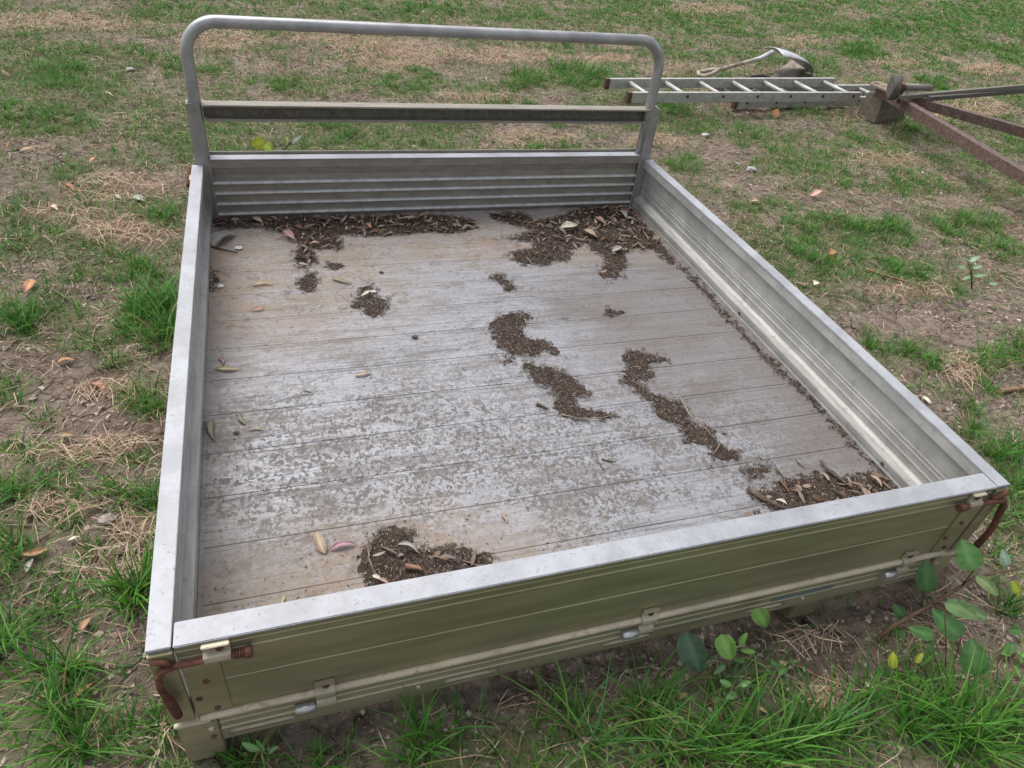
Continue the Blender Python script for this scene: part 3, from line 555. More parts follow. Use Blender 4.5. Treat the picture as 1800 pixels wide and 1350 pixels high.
rp = [(-.006, -.2835), (-.006, -.281), (-.003, -.279), (-.003, -.263), (-.005, -.2615), (-.005, -.2595), (-.003, -.258), (-.003, -.246), (.03, -.246), (.03, -.318), (.022, -.318), (.022, -.2835)]
rr = part(MB().extr(rp, lambda a, b, t: (t, a, Z0 + b), [0.07, 1.72]), 'rear_sill', M['sill'], bevel=0.0004, seg=1)
for x0, x1 in SLOTS:
    sub(MB().tube([(x0 + .001, .004, Z0 - .3085), (x1 - .001, .004, Z0 - .3085)], 0.0065, 10), 'slot_bead', M['bead'], rr)
for u, v in ((735, 1207), (1410, 1051)):
    q = ony(u, v, -.006); sub(MB().tube([(q[0], -.004, q[2]), (q[0], -.0095, q[2])], [0.006, 0.003], 12), 'rivet', M['bead'], rr)
# name plate with faded blue lettering
x0 = ony(1361, 1046, -.003)[0]; x1 = ony(1470, 1020, -.003)[0]
np_m, np_b = new_mat('faded_badge', 0.5, 0.3); nn_ = noise(np_m, pos(np_m), 60, 5, 0.7); L(np_m, mixc(np_m, thr(np_m, nn_, 0.4, 0.65), (0.16, 0.2, 0.19), (0.22, 0.22, 0.17)), np_b.inputs['Base Color'])
plate = sub(MB().box(x0, x1, -.0045, -.0028, Z0 - .2795, Z0 - .2625), 'name_plate', np_m, rr)
tm, tb = new_mat('faded_blue_ink', 0.6, 0.0); n_ = noise(tm, pos(tm), 90, 4, 0.7); L(tm, mixc(tm, thr(tm, n_, 0.4, 0.6), (0.09, 0.17, 0.22), (0.15, 0.2, 0.19)), tb.inputs['Base Color'])
def text_mesh(s, size):
    cu = bpy.data.curves.new('lettering', 'FONT'); cu.body = s; cu.size = size; cu.extrude = 0.0002; cu.shear = 0.25
    to = bpy.data.objects.new('tmp', cu); sc.collection.objects.link(to); dg = bpy.context.evaluated_depsgraph_get()
    me = bpy.data.meshes.new_from_object(to.evaluated_get(dg)); bpy.data.objects.remove(to); me.name = 'lettering'; return me
tme = text_mesh('ALUCAM\u00ae', 0.0185); xs = [v.co.x for v in tme.vertices]; wtx = max(xs) - min(xs)
sx_ = (x1 - x0) * 0.66 / wtx
tme.transform(Matrix.Translation(Vector((x0 + .012, -.0048, Z0 - .2775))) @ Matrix.Rotation(math.pi / 2, 4, 'X') @ Matrix.Diagonal(Vector((sx_, 1, 1, 1))))
to = obj('lettering', tme, tm, rr)

# hinges
for x in (0.258, 0.928, 1.628):
    pr = [(-.001, -.196), (-.010, -.194), (-.011, -.199), (-.005, -.202), (-.005, -.215), (-.015, -.221), (-.017, -.230), (-.014, -.240), (-.007, -.245), (-.006, -.252), (-.013, -.256), (-.016, -.264), (-.013, -.272), (-.006, -.274), (-.003, -.268), (-.002, -.250), (.0, -.238), (.0, -.212)]
    h = part(MB().extr(pr, lambda a, b, t: (t, a, Z0 + b), [x - .018, x + .018]), 'hinge', M['zinc'], bevel=0.001)
    sub(MB().tube([(x + .002, -.004, Z0 - .209), (x + .002, -.0095, Z0 - .209)], [0.0075, 0.005], 12), 'hinge_bolt', M['rust'], h)
    sub(MB().tube([(x - .057, -.012, Z0 - .263), (x - .021, -.012, Z0 - .263)], 0.0105, 14), 'hinge_roller', M['roller'], h)
# latches (bracket, pin, spring, nut, bent handle)
def arc(c, r, a0, a1, n, ax1, ax2): return [Vector(c) + Vector(ax1) * r * math.cos(t) + Vector(ax2) * r * math.sin(t) for t in np.linspace(a0, a1, n)]
zl = Z0 - .036
pr = [(0, -.004), (-.012, -.004), (-.0135, -.007), (-.006, -.010), (-.006, -.024), (-.016, -.027), (-.019, -.036), (-.016, -.045), (-.006, -.049), (-.001, -.049)]
lb = part(MB().extr(pr, lambda a, b, t: (t, a, Z0 + b), [0.078, 0.120]), 'latch', M['zinc'], bevel=0.001)
sub(MB().tube([(0.104, -.0055, Z0 - .017), (0.104, -.011, Z0 - .017)], [0.007, 0.005], 12), 'latch_bolt', M['rust'], lb)
sub(MB().tube([(0.034, -.013, zl), (0.150, -.013, zl)], 0.0055, 12), 'latch_pin', M['rust'], lb)
mb = MB()
for k in range(4): mb.tube([(0.1225 + .0045 * k, -.013, zl), (0.1255 + .0045 * k, -.013, zl)], 0.0085, 12)
sub(mb, 'latch_spring', M['rust'], lb)
sub(MB().tube([(0.1405, -.013, zl), (0.152, -.013, zl)], 0.0105, 6), 'latch_nut', M['rust'], lb)
hp = [(0.036, -.013, zl), (0.018, -.014, zl - .004), (0.008, -.016, zl - .018), (0.006, -.018, zl - .045), (0.009, -.020, zl - .065), (0.013, -.022, zl - .085), (0.018, -.022, zl - .135)]
sub(MB().tube(hp, [.0055, .006, .006, .0055, .006, .009, .0075], 10), 'latch_handle', M['rust'], lb)
sub(MB().tube([(0.004, -.006, zl + .016), (0.022, -.010, zl + .012), (0.030, -.012, zl + .004)], [.0065, .006, .005], 10), 'latch_hook', M['rust'], lb)
lb = part(MB().extr(pr, lambda a, b, t: (t, a, Z0 + b), [1.690, 1.727]), 'latch', M['zinc'], bevel=0.001)
sub(MB().tube([(1.709, -.0055, Z0 - .017), (1.709, -.011, Z0 - .017)], [0.007, 0.005], 12), 'latch_bolt', M['rust'], lb)
sub(MB().tube([(1.668, -.013, zl), (1.79, -.013, zl)], 0.0058, 12), 'latch_pin', M['rust'], lb)
sub(MB().tube([(1.660, -.013, zl), (1.684, -.013, zl)], 0.0095, 6), 'latch_nut', M['rust'], lb)
hp = [(1.775, -.013, zl), (1.797, -.014, zl - .004), (1.808, -.016, zl - .02), (1.815, -.018, zl - .055), (1.822, -.020, zl - .085), (1.822, -.022, zl - .12), (1.812, -.024, zl - .165)]
sub(MB().tube(hp, [.0065, .0085, .008, .0075, .0075, .0075, .008], 10), 'latch_handle', M['rust'], lb)
sub(MB().tube([(1.763, -.008, zl + .004), (1.781, -.009, zl + .012), (1.796, -.008, zl + .022)], [.006, .007, .008], 10), 'latch_hook', M['rust'], lb)
# ends of the side coamings and corner feet
for sx0, s in ((0.0, 1), (1.8, -1)):
    X = lambda a: sx0 + s * a
    x_a, x_b = sorted((X(.001), X(.068)))
    part(MB().box(x_a, x_b, -.0055, .05, -.01 if s > 0 else .02, Z0 - .2465), 'corner_foot', M['sill'], bevel=0.002)
    x_a, x_b = sorted((X(-.001), X(.036)))
    e = part(MB().box(x_a, x_b, -.0065, .0, Z0 - .2255, Z0 - .0085), 'side_end_plate', M['gate'], bevel=0.001)
    for zz in (Z0 - .27, Z0 - .30):
        sub(MB().tube([(X(.055), -.005, zz), (X(.055), -.009, zz)], [0.006, 0.004], 12), 'rivet', M['rust'] if zz < Z0 - .28 else M['bead'], e)
    x_a, x_b = sorted((X(-.002), X(.058)))
    part(MB().box(x_a, x_b, -.007, .06, Z0 - .246, Z0 - .2385), 'coaming_lip', M['bead'], bevel=0.001)
part(MB().box(1.792, 1.797, .0, .16, .012, Z0 - .2), 'guard_bracket', M['oldsteel'])
# coaming rails, runners and cross members under the deck
for x0, x1 in ((0.003, 0.045), (1.755, 1.797)):
    part(MB().box(x0, x1, .061, 1.89, Z0 - .30, Z0 - .2265), 'coaming_rail', M['panel'], bevel=0.002)
for x0, x1 in ((0.385, 0.470), (1.345, 1.425)):
    part(MB().box(x0, x1, -.004, 1.90, -.012, Z0 - .3195), 'runner', M['gate'], bevel=0.003)
for yy in (0.2, 0.62, 1.05, 1.48, 1.84):
    part(MB().box(0.046, 1.754, yy, yy + .05, Z0 - .294, Z0 - .228), 'cross_member', M['panel'], bevel=0.002)
# headboard: ribbed bulkhead, posts, hoop and rail
bp = [(1.889, .019), (1.889, -.010), (1.901, -.014), (1.901, -.026), (1.906, -.028), (1.906, -.036), (1.902, -.038), (1.902, -.060)]
bp += [(1.902, -.226), (1.93, -.226), (1.93, .019)]
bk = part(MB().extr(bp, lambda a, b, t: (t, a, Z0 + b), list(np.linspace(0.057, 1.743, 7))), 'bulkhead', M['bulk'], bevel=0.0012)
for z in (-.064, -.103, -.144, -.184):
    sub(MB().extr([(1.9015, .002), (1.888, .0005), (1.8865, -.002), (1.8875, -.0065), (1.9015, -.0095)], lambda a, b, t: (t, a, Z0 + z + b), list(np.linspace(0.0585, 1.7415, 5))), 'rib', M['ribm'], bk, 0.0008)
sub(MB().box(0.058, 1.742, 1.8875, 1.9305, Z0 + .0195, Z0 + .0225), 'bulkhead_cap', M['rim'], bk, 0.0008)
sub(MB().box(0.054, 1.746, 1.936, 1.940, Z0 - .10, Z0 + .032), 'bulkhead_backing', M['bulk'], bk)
for sx0, s in ((0.0, 1), (1.8, -1)):
    X = lambda a: sx0 + s * a
    po = part(MB().extr([(.012, 1.936), (.012, 1.893), (.056, 1.893), (.056, 1.899), (.018, 1.899), (.018, 1.930), (.056, 1.930), (.056, 1.936)][::s], lambda a, b, t: (X(a), b, t), [Z0 - .226, Z0 + .212]), 'post', M['post'], bevel=0.001)
    sub(MB().tube([(X(.036), 1.8935, Z0 + .192), (X(.036), 1.890, Z0 + .192)], [0.006, 0.004], 12), 'rivet', M['post'], po)
    sub(MB().box(*sorted((X(.052), X(.060))), 1.888, 1.8925, Z0 - .20, Z0 + .01), 'post_flange', M['post'], po)
r = 0.0195; xl, xr, zt, R_ = 0.0405, 1.7595, Z0 + .4615, 0.105
pts = [(xl, 1.9145, Z0 + .02), (xl, 1.9145, Z0 + .15), (xl, 1.9145, zt - R_)] + arc((xl + R_, 1.9145, zt - R_), R_, math.pi, math.pi / 2, 12, (1, 0, 0), (0, 0, 1))[1:]
pts += [(x, 1.9145, zt) for x in np.linspace(xl + R_, xr - R_, 8)[1:-1]]
pts += arc((xr - R_, 1.9145, zt - R_), R_, math.pi / 2, 0, 12, (1, 0, 0), (0, 0, 1)) + [(xr, 1.9145, Z0 + .15), (xr, 1.9145, Z0 + .02)]
# the tube leans in a little to its posts on the right, as the posts do
part(MB().tube([(p[0] - 0.012 * max(0, (p[0] - 1.5) / .26) if p[0] > 1.5 else p[0], p[1], p[2]) for p in pts], r, 20), 'hoop', M['tube'])
part(MB().extr([(1.886, .210), (1.886, .204), (1.889, .204), (1.889, .207), (1.931, .207), (1.931, .158), (1.889, .158), (1.889, .164), (1.886, .164), (1.886, .155), (1.934, .155), (1.934, .210)], lambda a, b, t: (t, a, Z0 + b), [0.060, 1.7405]), 'cross_rail', M['bulk'], bevel=0.0006)

M['groove_dark'] = rust('dark_groove_face', (0.09, 0.08, 0.062), (0.17, 0.152, 0.122), (0.24, 0.22, 0.18), 0.8)
part(MB().box(0.061, 1.739, 1.9285, 1.9305, Z0 + .1585, Z0 + .2065), 'rail_groove', M['groove_dark'])  # thin darker sheet laid over the web inside the cross rail
# ------------------------------------------------------------------ litter on the deck
POLY = [
 [(375,382),(440,380),(520,378),(600,380),(680,380),(760,378),(800,380),(838,392),(835,402),(815,410),(790,412),(760,408),(720,412),(660,418),(620,413),(590,415),(608,430),(600,443),(570,438),(550,440),(556,465),(530,470),(514,458),(518,445),(528,435),(520,420),(490,408),(450,400),(410,402),(375,400)],
 [(530,480),(555,478),(560,500),(552,512),(525,515),(520,500)], [(573,463),(600,460),(607,470),(595,475),(570,470)],
 [(630,503),(650,500),(660,510),(650,518),(688,530),(680,545),(660,558),(640,556),(643,545),(618,545),(620,530),(628,520)],
 [(857,376),(923,373),(933,391),(964,386),(1036,363),(1099,358),(1120,381),(1158,424),(1194,465),(1179,465),(1150,440),(1112,437),(1099,450),(1102,468),(1087,491),(1056,488),(1058,468),(1066,455),(1043,442),(1025,424),(1018,437),(1000,442),(1000,457),(959,465),(923,468),(894,450),(903,442),(943,434),(938,427),(913,424),(880,419),(915,414),(933,404),(903,396),(862,386)],
 [(857,488),(869,479),(882,483),(908,503),(908,512),(892,514),(877,498)],
 [(858,567),(901,549),(932,549),(939,558),(918,577),(923,591),(951,595),(976,610),(984,624),(968,626),(959,619),(932,626),(909,627),(876,613),(864,597)],
 [(882,635),(893,622),(904,633),(890,640)],
 [(911,642),(926,636),(957,644),(984,647),(1018,674),(1051,694),(1032,697),(1007,697),(1018,722),(1062,722),(1107,734),(1062,738),(1023,740),(984,730),(971,716),(973,697),(959,683),(932,663)],
 [(1093,622),(1107,613),(1143,622),(1179,630),(1168,637),(1140,638),(1151,666),(1118,666),(1134,686),(1173,699),(1201,708),(1223,749),(1265,758),(1259,774),(1301,797),(1298,810),(1248,806),(1246,786),(1204,780),(1198,755),(1159,730),(1132,702),(1090,672),(1098,649)],
 [(979,555),(998,563),(990,565)], [(1059,541),(1098,547),(1096,555),(1076,559),(1062,552)], [(1298,829),(1336,809),(1362,824),(1344,836),(1311,843)],
 [(1316,862),(1333,858),(1364,862),(1360,849),(1382,842),(1436,829),(1491,838),(1529,833),(1558,840),(1582,864),(1582,869),(1484,884),(1396,898),(1364,902),(1329,880)],
 [(1303,910),(1330,900),(1370,902),(1340,915)],
 [(643,942),(660,930),(697,923),(732,926),(723,947),(727,965),(760,970),(795,961),(851,970),(872,991),(807,1008),(713,1030),(629,1048),(643,1026),(629,1003),(629,979),(648,965)],
 [(1195,470),(1300,590),(1420,705),(1500,790),(1570,860),(1588,864),(1513,790),(1434,705),(1310,588),(1205,468)],
 [(368,472),(382,478),(384,495),(380,512),(366,515)], [(350,740),(362,745),(360,775),(348,772)]]
COARSE = {0: .5, 4: .7, 9: .04, 13: .3, 14: .2, 15: .16}
def inside(px, py, poly):
    r = np.zeros(len(px), bool); j = len(poly) - 1
    for i in range(len(poly)):
        xi, yi = poly[i]; xj, yj = poly[j]; c = ((yi > py) != (yj > py)) & (px < (xj - xi) * (py - yi) / (yj - yi + 1e-12) + xi); r ^= c; j = i
    return r
lp = []; brown = np.array([[0.03, 0.021, 0.016], [0.05, 0.035, 0.027], [0.078, 0.055, 0.042], [0.115, 0.083, 0.064], [0.17, 0.13, 0.10], [0.26, 0.21, 0.17], [0.42, 0.38, 0.33]])
def flakes(x, y, z, ln, wd, az, pit, roll, col, bend):
    roll = np.clip(roll, -.9, .9); pit = np.clip(pit, -.6, .6); n = len(x); d0 = np.stack([np.cos(az) * np.cos(pit), np.sin(az) * np.cos(pit), np.sin(pit)], 1); s = np.stack([-np.sin(az), np.cos(az), np.tan(roll)], 1)
    c0 = np.stack([x, y, z], 1); V = []
    for t, wt in ((-.5, .5), (0, 1.0), (.5, .35)):
        c = c0 + d0 * (ln * t)[:, None] + np.array([0, 0, 1.0]) * (bend * (1 - 4 * t * t))[:, None]
        V += [c - s * (wd * wt / 2)[:, None], c + s * (wd * wt / 2)[:, None]]
    V = np.stack(V, 1).reshape(-1, 3); C = np.repeat(col, 6, 0); o = (np.arange(n) * 6)[:, None]; T = []
    for q in (0, 2): T += [o + np.array([[q, q + 1, q + 3]]), o + np.array([[q, q + 3, q + 2]])]
    V[:, 2] = np.maximum(V[:, 2], FLOOR + 0.0006)
    return V, np.concatenate(T), C
def clampxy(x, y): return np.clip(x, 0.03, 1.752), np.clip(y, 0.026, 1.886)
for pi, poly in enumerate(POLY):
    W2 = np.array([onz(u, v, FLOOR)[:2] for u, v in poly]); mn, mx_ = W2.min(0) - .01, W2.max(0) + .01; pw = [tuple(q) for q in W2]
    # the bed of fine humus: a low uneven crust with a ragged edge
    st = 0.0042; ax_ = np.arange(mn[0], mx_[0], st); ay_ = np.arange(mn[1], mx_[1], st); AX, AY = np.meshgrid(ax_, ay_, indexing='ij')
    wx = AX + (fbm(AX, AY, 70, 4) - .5) * .06; wy = AY + (fbm(AX + 9, AY, 70, 4) - .5) * .06
    ins = inside(wx.ravel(), wy.ravel(), pw).reshape(AX.shape); ins &= (AX > .027) & (AX < 1.754) & (AY > .03) & (AY < 1.887)
    core = ins.astype(float)
    for _ in range(7): core = (core + np.roll(core, 1, 0) + np.roll(core, -1, 0) + np.roll(core, 1, 1) + np.roll(core, -1, 1)) / 5
    ins &= fbm(AX, AY, 95, 3) + (core - .75) * .9 > .36
    sm = ins.astype(float)
    for _ in range(2): sm = (sm + np.roll(sm, 1, 0) + np.roll(sm, -1, 0) + np.roll(sm, 1, 1) + np.roll(sm, -1, 1)) / 5 * ins
    hz = FLOOR + 0.0004 + sm * (0.0008 + 0.003 * fbm(AX, AY, 45, 3)) + sm * 0.0045 * (fbm(AX, AY, 170, 2) - .5)
    ii = np.arange(AX.size).reshape(AX.shape); ok = ins[:-1, :-1] & ins[1:, :-1] & ins[1:, 1:] & ins[:-1, 1:]
    a, b_, c_, d_ = ii[:-1, :-1][ok], ii[1:, :-1][ok], ii[1:, 1:][ok], ii[:-1, 1:][ok]
    T = np.concatenate([np.stack([a, b_, c_], 1), np.stack([a, c_, d_], 1)])
    if len(T):
        us, inv_ = np.unique(T, return_inverse=True); V = np.stack([AX.ravel(), AY.ravel(), hz.ravel()], 1)[us]
        col = brown[0] + (brown[2] - brown[0]) * fbm(V[:, 0], V[:, 1], 120, 2)[:, None]; lp.append((V, inv_.reshape(T.shape), col))
    area = abs(sum(W2[i, 0] * W2[i - 1, 1] - W2[i - 1, 0] * W2[i, 1] for i in range(len(W2)))) / 2; co = COARSE.get(pi, 0)
    n = int(area * 120000); x = rng.uniform(mn[0], mx_[0], n * 4); y = rng.uniform(mn[1], mx_[1], n * 4)
    k = inside(x + (fbm(x, y, 60, 3) - .5) * .075, y + (fbm(x + 9, y, 60, 3) - .5) * .075, pw); x, y = x[k][:n], y[k][:n]; x, y = clampxy(x, y); n = len(x)
    ci = np.clip((rng.random(n) ** 1.45 * 6.4).astype(int), 0, 6)
    lp.append(flakes(x, y, FLOOR + .0015 + .0038 * rng.random(n), rng.uniform(.002, .010, n), rng.uniform(.0006, .0018, n), rng.random(n) * 6.28, rng.normal(0, .25, n), rng.normal(0, .4, n), brown[ci] * rng.uniform(.7, 1.2, (n, 1)), rng.uniform(0, .002, n)))
    # a thin scatter of dust and bits round the patch
    n = int(area * 42000) + 160; x = rng.uniform(mn[0] - .06, mx_[0] + .06, n * 3); y = rng.uniform(mn[1] - .06, mx_[1] + .06, n * 3); amp = rng.uniform(.03, .16, n * 3)
    k = inside(x + (fbm(x, y, 25, 3) - .5) * amp * 1.6, y + (fbm(x + 9, y, 25, 3) - .5) * amp * 1.6, pw); x, y = clampxy(x[k][:n], y[k][:n]); n = len(x)
    lp.append(flakes(x, y, np.full(n, FLOOR + .0011), rng.uniform(.0015, .007, n), rng.uniform(.0006, .0018, n), rng.random(n) * 6.28, 0 * x, rng.normal(0, .2, n), brown[rng.integers(0, 5, n)], rng.uniform(0, .001, n)))
    if co:   # bigger leaf fragments
        n = int(area * 3600 * co); x = rng.uniform(mn[0], mx_[0], n * 5); y = rng.uniform(mn[1], mx_[1], n * 5); k = inside(x, y, pw); x, y = x[k][:n], y[k][:n]
        if pi == 4: kk = rng.random(len(x)) < np.clip(0.15 + sstep(0.9, 1.5, x) * sstep(1.45, 1.75, y), 0, 1); x, y = x[kk], y[kk]
        x, y = np.clip(x, .05, 1.725), np.clip(y, .05, 1.86); n = len(x)
        cc = np.array([[0.13, .09, .065], [.19, .135, .1], [.26, .2, .155], [.08, .052, .038], [.2, .12, .08], [.31, .25, .2]])[rng.integers(0, 6, n)] * rng.uniform(.7, 1.15, (n, 1))
        lp.append(flakes(x, y, FLOOR + .006 + .009 * rng.random(n), rng.uniform(.012, .045, n), rng.uniform(.004, .012, n), rng.random(n) * 6.28, rng.normal(0, .22, n), rng.normal(0, .4, n), cc, rng.uniform(-.003, .007, n)))
# single specks lying over the whole deck
n = 1500; x = rng.uniform(.03, 1.74, n); y = rng.uniform(.05, 1.88, n)
lp.append(flakes(x, y, np.full(n, FLOOR + .0012), rng.uniform(.002, .009, n), rng.uniform(.0008, .0025, n), rng.random(n) * 6.28, 0 * x, rng.normal(0, .2, n), brown[rng.integers(0, 5, n)], rng.uniform(0, .001, n)))
V, T, C = join(lp); print('litter tris', len(T))
tag(obj('leaf_litter', tri_mesh('leaf_litter', V, T, C, M['litter'], False)), 'dark brown leaf litter and humus lying in patches on the tray floor', 'leaf litter', kind='stuff')

# ------------------------------------------------------------------ leaves
def leaf_mesh(ln, wd, sick=0.1, fold=0.25, curl=0.15, wave=0.0, peak=0.42, serr=0.0, nl=12, petiole=0.0, seed=0, rnd=0.8):
    """flat along +X from 0 to ln, face up +Z; sick bends it sideways, curl arches it, fold lifts both halves"""
    rs = np.random.default_rng(seed); v = []; f = []; vein = []; ph = rs.random() * 6
    for i in range(nl + 1):
        t = i / nl; x = ln * t; yc = sick * ln * 4 * t * (1 - t); zc = curl * ln * 4 * t * (1 - t)
        w_ = wd / 2 * (math.sin(math.pi * min(1, max(0, t)) ** (math.log(.5) / math.log(peak))) ** rnd if 0 < t < 1 else 0.02)
        if serr and 0 < t < 1: w_ *= 1 + serr * (1 if i % 2 else -1)
        for s in (-1, -.5, 0, .5, 1):
            z = zc + abs(s) * fold * w_ + wave * ln * math.sin(ph + t * 9 + s * 1.6) * abs(s)
            v.append((x, yc + s * w_, z)); vein.append(1.0 if s == 0 else 0.0)
    for i in range(nl):
        for k in range(4): a = i * 5 + k; f.append((a, a + 1, a + 6, a + 5))
    if petiole:
        n = len(v); r0 = 0.0011
        for x in (0.004, -petiole):
            for q in range(4): v.append((x, r0 * math.cos(q * math.pi / 2), r0 * math.sin(q * math.pi / 2) - (0 if x > 0 else .0))); vein.append(.8)
        for q in range(4): f.append((n + q, n + (q + 1) % 4, n + 4 + (q + 1) % 4, n + 4 + q))
    me = bpy.data.meshes.new('leaf'); me.from_pydata(v, [], f)
    for p in me.polygons: p.use_smooth = True
    at = me.attributes.new('vein', 'FLOAT', 'POINT'); at.data.foreach_set('value', vein); return me
def lay(name, p0, p1, me_fn, mat, label, cat, group=None, lift=0.002, roll=0.0, z1=None, ground=True):
    """lay a leaf from p0 to p1 (its real length), face up"""
    p0 = Vector(p0); p1 = Vector(p1); ln = (p1 - p0).length; o = obj(name, me_fn(ln), mat); t = (p1 - p0).normalized()
    up = Vector((0, 0, 1)); s = up.cross(t).normalized(); n = t.cross(s)
    o.matrix_world = Matrix.Translation(p0 + Vector((0, 0, lift))) @ Matrix((t, s, n)).transposed().to_4x4() @ Matrix.Rotation(roll, 4, 'X')
    if label: tag(o, label, cat, group)
    return o
TAN, ORG, BRN, PNK, GRY, OLV, YEL, CRM, DRK = (.42, .29, .17), (.44, .2, .09), (.24, .12, .06), (.42, .2, .21), (.36, .33, .28), (.25, .22, .1), (.5, .38, .12), (.62, .55, .4), (.05, .035, .03)
DECK = [ # u0 v0 u1 v1 width-ratio colour label
 (443,503,482,501,.2,YEL,'narrow yellow sickle leaf on sandy dirt in the tray, arched'), (440,547,467,541,.22,ORG,'short orange-tan sickle leaf on the edge of the sandy dirt in the tray'), (582,490,619,499,.22,OLV,'dull olive leaf lying beside the small round humus patch'),
 (503,405,519,422,.45,PNK,'mauve-pink broad leaf on the litter along the headboard'), (443,380,462,392,.55,TAN,'light tan triangular leaf on the litter against the headboard'), (375,436,416,413,.5,GRY,'large dull grey-brown dry leaf in the far corner by the side panel'),
 (378,648,424,649,.2,YEL,'yellow sickle leaf with dark stalk end beside the edge strip of the deck'), (384,629,392,643,.3,PNK,'tiny pink leaf beside the yellow sickle leaf with dark stalk'), (421,728,432,748,.3,OLV,'small curved olive leaf pointing at a thin tan leaf'), (433,757,468,757,.18,TAN,'thin tan sickle leaf touching a small olive leaf'),
 (376,738,380,778,.2,OLV,'long greenish leaf lying along the edge strip of the deck'), (525,694,552,695,.16,DRK,'black shrivelled leaf alone on the pale deck'), (572,975,558,934,.42,TAN,'large curled tan leaf standing beside the magenta pink leaf'), (580,968,628,959,.3,(.42,.19,.26),'bright magenta-pink gum leaf on the deck near the tailgate'),
 (490,1067,500,1047,.25,YEL,'yellow leaf against the tailgate on orange sand'), (655,1012,670,1019,.6,CRM,'cream torn leaf scrap on the humus by the tailgate'), (664,1018,684,1030,.35,(.45,.24,.2),'dusky pink leaf poking out of the humus by the tailgate'), (880,907,891,921,.4,TAN,'small tan oval leaf on clean pale deck'),
 (622,661,652,656,.3,TAN,'flat tan leaf flake on the middle of the deck'), (985,402,1016,396,.6,CRM,'pale torn star-shaped leaf in the leaf pile by the headboard'), (1024,404,1052,420,.35,TAN,'tan curled leaf forming a loop at the edge of the leaf pile'), (1075,443,1092,434,.5,GRY,'pale crumpled leaf on the neck of humus below the leaf pile'),
 (635,522,652,511,.3,CRM,'cream curled leaf strip across the two-lobed humus patch'), (1528,836,1549,856,.35,TAN,'tan curled leaf in the litter corner beside the side panel'), (1508,852,1518,882,.25,(.3,.17,.12),'reddish-brown strap leaf in the litter corner by the tailgate'), (1363,880,1384,889,.4,CRM,'white leaf scrap beside the thick dark bark stick'),
 (1398,806,1416,824,.22,(.2,.15,.11),'thin brown leaf lying alone above the litter corner'), (698,958,735,972,.25,GRY,'grey twisted leaf across the humus patch near the tailgate'), (655,978,678,970,.3,GRY,'pale curved leaf on the humus patch near the tailgate'), (778,975,806,985,.25,(.16,.14,.14),'dark grey leaf on the humus near the tailgate'),
 (545,430,563,428,.4,(.5,.3,.22),'salmon leaf scrap on the dark humus spill below the headboard litter'), (648,393,652,402,.5,ORG,'small orange leaf scrap in the litter along the headboard'), (700,385,735,381,.25,TAN,'long tan leaf lying along the foot of the headboard'), (1045,382,1066,396,.4,(.4,.22,.15),'rust-brown leaf on top of the leaf pile by the headboard'), (1085,372,1100,384,.5,GRY,'grey crumpled leaf in the far corner of the leaf pile'), (480,422,501,420,.14,TAN,'thin straw-coloured leaf on sand below the headboard litter')]
for i, (u0, v0, u1, v1, wr, col, lab) in enumerate(DECK):
    pile = any(inside(np.array([(u0 + u1) / 2]), np.array([(v0 + v1) / 2]), p)[0] for p in POLY)
    zz = FLOOR + (.013 if pile else .0012); rs = random.Random(i)
    p0 = onz(u0, v0, zz); p1 = onz(u1, v1, zz)
    for p in (p0, p1): p[0], p[1] = min(1.72, max(.034, p[0])), min(1.86, max(.032, p[1]))
    lay('fallen_leaf', p0, p1, lambda ln: leaf_mesh(ln, ln * wr * .85, rs.choice((-1, 1)) * rs.uniform(.05, .15), .5, rs.uniform(.03, .12), .02, seed=i), leaf_mat(tuple(.82 * x * .75 + .25 * .82 * (.5 * col[0] + .5 * col[1]) * .9 for x in col)), lab, 'leaf', 'single dry leaves lying in the tray')
